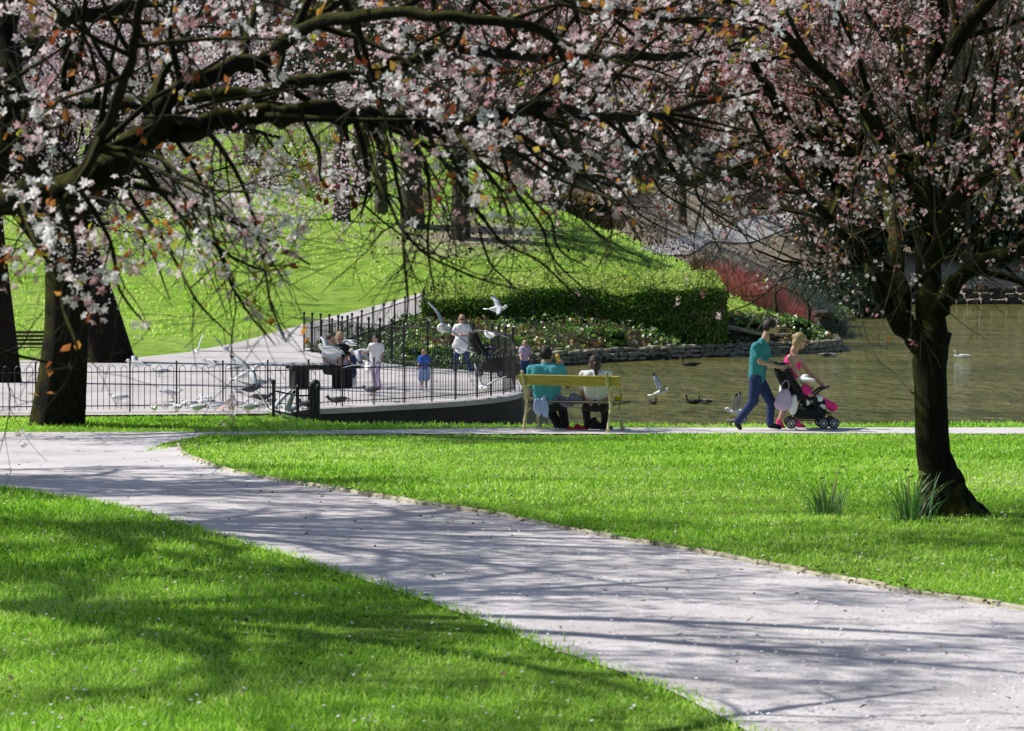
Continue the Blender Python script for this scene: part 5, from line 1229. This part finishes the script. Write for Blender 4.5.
# things on and by the bench
mb = MB(); mb.lathe([(0,-.05),(.012,-.048),(.030,.055),(.033,.06)], k=10); o = W(557.5, 361, Yb+.16)
rt = mb.build('ice_cream', M['cone'], None, True); rt.location = o; tag(rt, 'ice cream cone held to his mouth by the man on the bench', 'ice cream')
g = MB(); g.ell((0,0,.075), (.035,.035,.034)); g.build('scoop', M['cone'], rt, True)
mb = MB(); mb.lathe([(0,0),(.036,0),(.048,.11),(.052,.115),(.047,.112),(.034,.01),(0,.008)], k=16); bo = W(619, 406, 43.2)
o = mb.build('yellow_cup', M['yellow'], None, True); o.location = bo; o.scale = (1.45,1.45,1.3); tag(o, 'bright yellow cup standing at the right end of the bench', 'cup')
def cloth(px, py, Y, dims, matn, label, name='jacket', seed=1):
    g = random.Random(seed); mb = MB()
    for i in range(7):
        mb.ell(((i/6-.5)*dims[0], g.uniform(-.3,.3)*dims[1], g.uniform(-.3,.3)*dims[2]), (dims[0]*.22, dims[1]*.5, dims[2]*g.uniform(.35,.6)), 0, np.array(Matrix.Rotation(g.uniform(-.6,.6),3,'Y')), 10, 7)
    o = link(name, remesh(mb, .012, [M[matn]], name, 2)); o.location = W(px, py, Y); tag(o, label, 'clothing' if name != 'bag' else 'bag'); return o
m = mat('blue_patterned_cloth', (.02,.03,.12), .9, .2, 16, .3, col2=(.45,.42,.6)); M['pattern'] = m
cloth(570, 400, 43.35, (.36,.12,.14), 'pattern', 'crumpled blue patterned jacket on the bench between the couple')
cloth(541, 405, 43.02, (.17,.08,.24), 'paleblue', 'pale denim jacket spilling over the left end of the seat', seed=3)
cloth(575, 431, 43.5, (.28,.16,.16), 'red', 'red bag on the ground under the bench', 'bag', 4)
cloth(600, 428, 43.62, (.28,.16,.28), 'black', 'black bag on the ground at the feet of the seated woman', 'bag', 5)

# ---- people feeding the birds
def stand(px, py, Y, hpx, face=(0,-1,0), k=None, dx=0, **kw):
    """joints of a standing figure hpx pixels high; small offsets change the pose"""
    s = hpx/1.75
    j = dict(head=(px, py-1.64*s), neck=(px, py-1.50*s), shL=(px+.17*s, py-1.40*s), shR=(px-.17*s, py-1.40*s), elL=(px+.22*s, py-1.13*s), elR=(px-.22*s, py-1.13*s),
        wrL=(px+.17*s, py-.95*s, -.12), wrR=(px-.17*s, py-.95*s, -.12), hipL=(px+.09*s, py-.90*s), hipR=(px-.09*s, py-.90*s), knL=(px+.10*s, py-.48*s), knR=(px-.10*s, py-.48*s),
        anL=(px+.10*s, py-.07*s), anR=(px-.10*s, py-.07*s), toL=(px+.12*s, py-.03*s, -.12), toR=(px-.12*s, py-.03*s, -.12))
    for a, b in kw.items(): j[a] = (px+b[0]*s, py-b[1]*s)+tuple(b[2:])
    return j
def Ypl(py):   # distance of a plaza point seen at image row py
    Y = 60.
    for _ in range(30): Y = (CZ-zpl(0, Y)-.04)*FP/(py-HY)
    return Y
def folk(label, px, py, hpx, wear, hair, face=(0,-1,0), kf=1.0, **kw):
    Y = Ypl(py); ex = kw.pop('extra', None); k = hpx*Y/FP/1.75
    return person(label, (px, py), Y, stand(px, py, Y, hpx, **kw), k*kf, face, wear=wear, hair=hair, voxel=.016, fingers=(k > .75), extra=ex)
folk('woman in pink top and blue jeans holding white bread bag by the railing', 462, 374, 60, (('tshirt','white'),('trousers','jeans'),('shoes','white')), ('updo','hair_blond'), (.1,-1,-.2),
     wrL=(.06,1.12,-.28), wrR=(-.08,1.14,-.28), elL=(.27,1.16,-.1), elR=(-.27,1.16,-.1), knR=(-.16,.50), anR=(-.20,.07), toR=(-.22,.03,-.12), knL=(.14,.48), anL=(.26,.07), toL=(.30,.03,-.12), extra=glasses)
folk('girl in long white t-shirt and pale leggings walking on the paving', 376, 389, 55, (('trousers','lilac'),('tshirt','white',-.25),('shoes','white')), ('updo','hair_dark'), (-.9,-.5,0), .98,
     elR=(-.24,1.18,-.1), wrR=(-.38,1.15,-.2), knL=(.02,.50,-.1), anL=(.12,.07), toL=(.02,.03,-.1), knR=(-.08,.5), anR=(.0,.07), toR=(-.1,.03,-.1))
folk('toddler in royal blue t-shirt and pale shorts standing on the paving', 424, 389, 40, (('tshirt','blueshirt'),('shorts','paleblue',.95),('shoes','white')), ('short','hair_blond'), (-.5,-.8,0), 1.18, wrL=(-.05,.98,-.12), wrR=(-.25,.92,-.1))
folk('toddler girl in denim pinafore and white tights by the block seat', 352, 386, 36, (('trousers','white'),('dress','jeans',.8),('shoes','white')), ('bob','hair_brown'), (.8,-.5,0), 1.2, wrL=(.42,1.02,-.1), elL=(.30,1.2,0), wrR=(.25,.95,-.2))
folk('child in white top and blue jeans at the corner of the railing', 525, 380, 40, (('tshirt','lilac'),('trousers','jeans'),('shoes','white')), ('bob','hair_blond'), (.3,-.9,-.1), 1.15)
# block seat and the two adults on it
Ys = Ypl(388); o = W(318, 388, Ys); root = thing('block_seat', (o[0], Ys, zpl(o[0], Ys)+.036), 'long dark plank seat on two square block supports on the paving', 'bench', rz=R(24))
mb = MB(); mb.box((.12,0,.44), (1.5,.42,.07), bev=.012); mb.build('seat', M['char'], root)
for x in (-.42,.52):
    mb = MB(); mb.box((x,0,.20), (.30,.36,.41), bev=.012); mb.build('support', M['char'], root)
Yq = Ys+.35
def sit(px, py, s, dx=0, side=1):
    return dict(head=(px, py-.76*s), neck=(px, py-.60*s), shL=(px+.16*s, py-.50*s), shR=(px-.16*s, py-.50*s), elL=(px+.20*s, py-.24*s,-.1), elR=(px-.16*s, py-.24*s,-.1),
        wrL=(px+.22*s*side, py-.16*s, -.3), wrR=(px+.12*s*side, py-.14*s, -.3), hipL=(px+.09*s, py), hipR=(px-.09*s, py), knL=(px+.22*s*side, py-.03*s, -.36), knR=(px+.08*s*side, py-.02*s, -.38),
        anL=(px+.24*s*side, py+.38*s, -.38), anR=(px+.1*s*side, py+.38*s, -.4), toL=(px+.27*s*side, py+.42*s, -.5), toR=(px+.12*s*side, py+.42*s, -.5))
s = 42
person('adult in white top sitting on the left of the dark block seat', (331,388), Yq, sit(331, 370, s), .93, (.7,-.7,-.3), wear=(('tshirt','white'),('trousers','black'),('shoes','black')), hair=('bob','hair_brown'), voxel=.016)
person('fair haired adult in black top sitting on the dark block seat', (339,387), Yq+.25, sit(340, 368, s), .95, (.2,-.9,-.4), wear=(('tshirt','black'),('trousers','black'),('shoes','black')), hair=('bob','hair_blond'), voxel=.016)
child_seated('baby in purple clothes on the lap of the seated adults', 346, 369, Yq-.15, .50, 'lilac', hair='hair_brown', face=(.5,-.8,0), legs='navy')
pushchair(492, 377, Ypl(377), 'dark pushchair with blue dressed baby beside the standing woman', 1.0, 'navy', flip=1)
child_seated('baby in pale blue clothes lying in the dark pushchair', 490, 361, Ypl(377), .62, 'paleblue', hat='navy', face=(.4,-.9,.1), legs='paleblue')
# white carrier bag held by the woman
bag(461, 343, Ypl(374)-.28, .36, .34, 'white', 'white carrier bag held in front of the standing woman', False)

# slatted seat behind the left trunk
p = ground_at(36, 364, 60, 120); root = thing('slatted_seat', p, 'dark slatted park seat behind the thick cherry trunk', 'bench', rz=R(12))
mb = MB()
for sx in (-.75,.75):
    g = MB(); g.tube(crom([(sx,.30,0),(sx,.2,.42),(sx,.32,.85)], 4), .025, 6); g.tube([(sx,-.25,0),(sx,-.22,.42),(sx,.2,.42)], .025, 6); g.build('end_frame', M['iron'], root, True)
for i in range(5):
    g = MB(); g.box((0,-.18+i*.09,.44), (1.6,.07,.025), bev=.004); g.build('slat', M['slat'], root)
for i in range(4):
    g = MB(); g.box((0,.225+i*.035,.53+i*.1), (1.6,.022,.075), bev=.004); g.build('slat', M['slat'], root)

# ------------------------------------------------------------------ birds
M['gull_white'] = mat('gull_white', (.92,.92,.92), .8, .05, 10)
M['gull_grey'] = mat('gull_grey', (.52,.56,.62), .8, .1, 10)
M['gull_black'] = mat('gull_wingtip', (.03,.03,.03), .8, .1)
M['beak'] = mat('bird_beak', (.50,.10,.04), .5, .1)
M['pigeon'] = mat('pigeon_grey', (.07,.08,.10), .7, .4, 12)
M['duck_brown'] = mat('duck_brown', (.10,.07,.045), .8, .5, 30)
M['duck_green'] = mat('duck_head', (.01,.04,.03), .3, .2)
M['duck_grey'] = mat('duck_flank', (.42,.40,.38), .8, .1, 30)
def wing(mb, root_p, side, up, sweep, span, chord, m0, m1):
    """arched wing plate with thickness; side +-1; up = lift angle list"""
    n = 7; V = []; x = 0; z = 0
    for i in range(n):
        t = i/(n-1); ang = up[0]+(up[1]-up[0])*min(1, t*1.6)
        if i: x += span/(n-1)*math.cos(ang); z += span/(n-1)*math.sin(ang)
        c = chord*(1-.25*t)*(1 if t < .7 else 1-(t-.7)*2.4); yy = -sweep*t*t
        for q, h in ((.5,0),(.15,.012),(-.5,-.004)): V.append((side*x, yy+c*q, z+h*(1-t)))
        V.append((side*x, yy+c*.1, z-.008*(1-t)))
    V = np.array(V)+np.array(root_p); F = []; ms = []
    for i in range(n-1):
        for a, b in ((0,1),(1,2),(2,3),(3,0)): F.append([i*4+a, i*4+b, i*4+4+b, i*4+4+a]); ms.append(m1 if i >= n-2 else m0)
    F.append([(n-1)*4+q for q in range(4)]); ms.append(m1)
    b0 = mb.n
    mb.v.append(V); mb.n += len(V)
    for f, m_ in zip(F, ms): mb.f.append([i+b0 for i in f]); mb.m.append(m_)
def bird_body(mb, L=.36, tilt=0, head='gull', neck=.5):
    """flying/standing trunk: front = +y"""
    prof = [(-.5,.004),(-.44,.020),(-.30,.042),(-.12,.062),(.06,.068),(.2,.058),(.32,.040),(.40,.036),(.47,.032),(.52,.018)]
    k = 10; V = []
    for t, r in prof:
        for j in range(k):
            a = 2*math.pi*j/k; V.append((r*math.cos(a)*L/.36, t*L*.95, r*.92*math.sin(a)*L/.36+(max(t-.25,0)*neck*.5*L)))
    n = len(prof); F = [[i*k+j, i*k+(j+1)%k, (i+1)*k+(j+1)%k, (i+1)*k+j] for i in range(n-1) for j in range(k)]+[list(range(k))[::-1], [(n-1)*k+j for j in range(k)]]
    mb.add(V, F, 0)
def gull_mesh(name, up, sweep=.10, stand_=False, kind=0):
    mb = MB(); bird_body(mb)
    hm = {0:0, 1:1, 2:0}[kind]
    mb.ell((0,.175,.055), (.032,.042,.034), hm, None, 10, 7); mb.tube([(0,.205,.052),(0,.245,.044)], [.010,.003], 6, 3)
    for s_ in (-1,1): mb.ell((s_*.028,.190,.062), (.005,.006,.006), 2, None, 6, 4)
    # tail fan
    mb.add([(-.02,-.16,.0),(.02,-.16,.0),(.055,-.27,.005),(0,-.28,.0),(-.055,-.27,.005),(0,-.16,-.012)], [[0,1,2,3],[0,3,4],[5,3,2,1],[5,0,4,3]], 0)
    if up is not None:
        for s_, u in zip((-1,1), up): wing(mb, (s_*.045,.03,.035), s_, u, sweep, .42, .135, 1 if kind != 2 else 0, 2)
    else:
        for s_ in (-1,1): mb.ell((s_*.052,-.05,.018), (.022,.15,.045), 1, np.array(Matrix.Rotation(R(-6),3,'X')), 10, 7); mb.ell((s_*.02,-.215,.022), (.012,.05,.010), 2, None, 8, 5)
    if stand_:
        for s_ in (-1,1): mb.tube([(s_*.025,.0,-.05),(s_*.026,.01,-.115),(s_*.026,.045,-.118)], [.007,.005,.005], 5, 3)
    mats = {0:[M['gull_white'],M['gull_grey'],M['gull_black'],M['beak']], 1:[M['pigeon'],M['pigeon'],M['gull_black'],M['beak']], 2:[M['gull_white'],M['gull_white'],M['gull_black'],M['beak']]}[kind]
    return mb.mesh(name, mats, True)
GM = {'glide': gull_mesh('gull', ((.35,-.25),(.35,-.25))), 'up': gull_mesh('gull', ((1.1,.8),(1.1,.8)), .06), 'down': gull_mesh('gull', ((.1,-.9),(.1,-.9))), 'bank': gull_mesh('gull', ((.8,.2),(.5,-.3))),
      'vee': gull_mesh('gull', ((1.25,1.0),(.9,.5)), .05), 'stand': gull_mesh('gull', None, stand_=True), 'pigeon': gull_mesh('pigeon', None, stand_=True, kind=1), 'pigeon_fly': gull_mesh('pigeon', ((.6,.1),(.6,.1)), kind=1)}
def bird(kind, px, py, Y, size, rz, label, rx=0, ry=0, group=None, name='gull', z=None):
    o = link(name, GM[kind]); p = W(px, py, Y)
    if z is not None: p[2] = z
    o.location = p; o.rotation_euler = (R(rx), R(ry), R(rz)); o.scale = (size,)*3
    return tag(o, label, name if name != 'gull' else 'gull', group)
FG = 'gulls in flight over the feeding area'
for a in [('bank',137,364,52,1.0,110,'white gull gliding low just right of the thick cherry trunk',5,-20),
          ('vee',196,352,58,1.0,200,'gull with wings straight up, leftmost over the far paving',0,10),
          ('up',226,350,58,.9,170,'small gull with raised wings over the middle of the far paving',0,0),
          ('glide',212,362,56,.9,100,'pale gull skimming low over the paving behind the fence',0,0),
          ('bank',247,374,50,1.15,-60,'white gull rising above the hooped fence tops',20,20),
          ('up',272,411,47.5,1.2,30,'gull landing with wings raised in front of the fence',10,0),
          ('vee',286,340,62,1.05,150,'gull hovering left of the tall railing post',0,-15),
          ('bank',329,350,55,1.25,120,'large gull passing in front of the seated adults',10,-30),
          ('glide',350,343,60,1.0,60,'gull with spread wings right behind the seated adults heads',15,0),
          ('down',361,352,58,1.15,80,'gull with drooping wings between the seated adults and the girl',-10,0),
          ('glide',368,369,52,1.35,5,'gull gliding with wide spread wings across the legs of the girl',0,0),
          ('bank',443,328,54,1.55,160,'large gull with bent wings beside the head of the standing woman',0,-55),
          ('glide',461,351,58,.9,40,'gull flying in front of the hips of the standing woman',-10,10),
          ('bank',497,309,56,1.0,-80,'white gull flying alone before the dark face of the hedge',0,15),
          ('glide',490,335,62,1.2,30,'gull gliding above the dark pushchair',0,10),
          ('vee',484,388,53,1.25,20,'white gull with steep wings landing beside the wall corner',0,10),
          ('up',287,414,47.2,1.0,80,'gull flapping by the short low railing',25,25)]:
    bird(a[0], a[1], a[2], a[3], a[4], a[5], a[6], a[7], a[8], FG)
g = random.Random(4)
GL = ['leftmost of the gulls standing along the foot of the fence','second gull from the left along the foot of the fence','third gull from the left along the foot of the fence','fourth gull from the left along the foot of the fence','fifth gull from the left along the foot of the fence','sixth gull from the left along the foot of the fence',
      'seventh gull from the left along the foot of the fence','eighth gull from the left along the foot of the fence','ninth gull from the left along the foot of the fence','tenth gull from the left along the foot of the fence','eleventh gull from the left along the foot of the fence','rightmost of the gulls standing along the foot of the fence']
for i, px in enumerate((157,167,178,189,197,205,214,221,230,238,246,256)):
    Y = (47.2,48.1,47.4,48.8,47.3,49.4,47.7,48.3,47.3,49.0,47.5,48.2)[i]+g.uniform(-.1,.1); x = (px*1.06-12-512)*Y/FP
    bird('stand', px*1.06-12, 412, Y, .78*g.uniform(.85,1.15), g.choice([20,100,-20,150,60,-50,200,-110]), GL[i], group='gulls standing along the foot of the fence', z=zpl(x, Y)+.035+.115)
for i, (px, Y, rz, lb, k_) in enumerate([(337,50.0,90,'dark pigeon perched on the edge of the paving above the wall','pigeon'),(308,48.6,70,'dark pigeon beside the thick post','pigeon'),(371,54.2,60,'small dark pigeon alone on the open paving','pigeon'),(262,51,-70,'dark pigeon walking on the paving behind the fence','pigeon')]):
    x = (px-512)*Y/FP; bird(k_, px, 400, Y, .95, rz, lb, name='pigeon', group='pigeons on the paving', z=zpl(x, Y)+.04+.115)
bird('pigeon_fly', 250, 389, 49.5, 1.0, -60, 'dark pigeon flying just behind the fence', name='pigeon')
ML = ['gull standing on the paving just behind the fence near the thick cherry trunk','gull standing behind the fence left of the gliding gulls','gull pecking on the paving behind the middle of the fence','gull standing on the paving near the block seat','gull standing on open paving left of the seated adults','gull resting on the far paving near the grass edge','gull standing on the far paving below the hovering gulls','gull at the right end of the birds behind the fence']
for i, (px, Y, rz) in enumerate([(118,51,60),(172,53,-100),(205,50.5,30),(286,52.5,80),(262,58,-80),(160,64,90),(232,66,70),(276,49.3,-40)]):
    x = (px-512)*Y/FP; bird('stand', px, 400, Y, .95, rz, ML[i], group='gulls standing on the paving', z=zpl(x, Y)+.04+.11)
# water birds
def duck(px, py, L, rz, label, kind, name='duck'):
    zw = ZW; Y = (CZ-zw)*FP/(py-HY); x = (px-512)*Y/FP; mb = MB(); c = {'mallard':(0,1,2),'coot':(2,2,3),'white':(0,0,3),'brown':(1,1,3)}[kind]
    prof = [(-.52,.01,.05),(-.42,.05,.04),(-.22,.10,.015),(0,.125,0),(.2,.11,0),(.34,.06,.02),(.42,.02,.03)]; k = 12; V = []
    for t, r, dz in prof:
        for j in range(k): a = 2*math.pi*j/k; V.append((r*.9*math.cos(a), t, r*.72*math.sin(a)+dz))
    n = len(prof); F = [[i*k+j, i*k+(j+1)%k, (i+1)*k+(j+1)%k, (i+1)*k+j] for i in range(n-1) for j in range(k)]+[list(range(k))[::-1], [(n-1)*k+j for j in range(k)]]
    mb.add(V, F, c[0]); 
    for s_ in (-1,1): mb.ell((s_*.085,-.1,.03), (.035,.25,.06), c[1], None, 10, 6)
    mb.tube(crom([(0,.28,.02),(0,.35,.09),(0,.36,.17)], 4), [.05,.042,.036,.034,.034,.034,.034,.034,.034], 8, c[2]); mb.ell((0,.38,.20), (.042,.058,.045), c[2], None, 10, 7); mb.tube([(0,.43,.195),(0,.50,.18)], [.018,.010], 6, 4)
    o = mb.build(name, [M['duck_grey'] if kind == 'mallard' else M['gull_white'], M['duck_brown'], M['duck_green'] if kind == 'mallard' else M['gull_black'], M['gull_white'] if kind == 'white' else M['gull_black'], M['yellow'] if kind == 'mallard' else M['beak']], None, True)
    o.location = (x, Y, zw+.05); o.rotation_euler = (0,0,R(rz)); o.scale = (L*.62, L*.60, L*.85); return tag(o, label, name)
duck(694, 404, .75, 80, 'dark grey coot swimming behind the landing gull', 'coot')
duck(653, 404, .8, 200, 'black and white duck sitting upright below the landing gull', 'coot')
duck(690, 366, 1.1, 70, 'dark duck by the stone edge of the bed', 'coot')
duck(829, 357, 1.15, -85, 'mallard floating off the stony tip of the bed', 'mallard')
duck(962, 358, 1.0, 80, 'white bird floating on the open water right of the cherry trunk', 'white')
duck(738, 425, .9, -60, 'white duck on the water behind the feet of the walking man', 'mallard')
duck(706, 404, .7, 100, 'small duck following the coot on the water', 'mallard')
duck(915, 395, .5, 100, 'small brown bird on the water by the cherry trunk', 'brown')
bird('vee', 660, 393, 60, 1.0, -70, 'white gull landing on the pond with wings up', 10, 10)
bird('up', 737, 412, 56, 1.1, 80, 'white gull flapping on the water behind the walking man', 0, 0)
# ------------------------------------------------------------------ camera, light, sky
cam = bpy.data.cameras.new('camera'); co = bpy.data.objects.new('camera', cam); COL.objects.link(co)
cam.sensor_width = 36; cam.lens = FP*36/1024; cam.shift_y = -(365.5-HY)/1024; cam.clip_end = 4000; cam.clip_start = .5
co.location = (0, 0, CZ); co.rotation_euler = (R(90), 0, 0)
cam.dof.use_dof = True; cam.dof.focus_distance = 44; cam.dof.aperture_fstop = 11
SC.camera = co
EL = 46      # sun height; it stands to the left and beyond
sd = Vector((-math.cos(R(21)), math.sin(R(21)), 0))*math.cos(R(EL))+Vector((0,0,math.sin(R(EL))))
L = bpy.data.lights.new('sun', 'SUN'); L.energy = 5; L.angle = R(.5); L.color = (1, .95, .87)
lo = bpy.data.objects.new('sun', L); COL.objects.link(lo); lo.rotation_euler = sd.to_track_quat('Z', 'Y').to_euler(); lo.location = (-20, 10, 30)
wd = bpy.data.worlds.new('World'); SC.world = wd; wd.use_nodes = True; nt = wd.node_tree; nt.nodes.clear()
sk = nt.nodes.new('ShaderNodeTexSky'); sk.sky_type = 'NISHITA'; sk.sun_disc = False; sk.sun_elevation = R(EL); sk.sun_rotation = math.atan2(sd.x, sd.y)
bg = nt.nodes.new('ShaderNodeBackground'); bg.inputs[1].default_value = .085; ou = nt.nodes.new('ShaderNodeOutputWorld')
nt.links.new(sk.outputs[0], bg.inputs[0]); nt.links.new(bg.outputs[0], ou.inputs[0])
SC.view_settings.view_transform = 'Standard'; SC.view_settings.look = 'None'; SC.view_settings.exposure = 0
SC.render.engine = 'CYCLES'; SC.cycles.use_denoising = True; SC.cycles.max_bounces = 6; SC.cycles.transparent_max_bounces = 6
try: SC.cycles.denoiser = 'OPENIMAGEDENOISE'
except Exception: pass
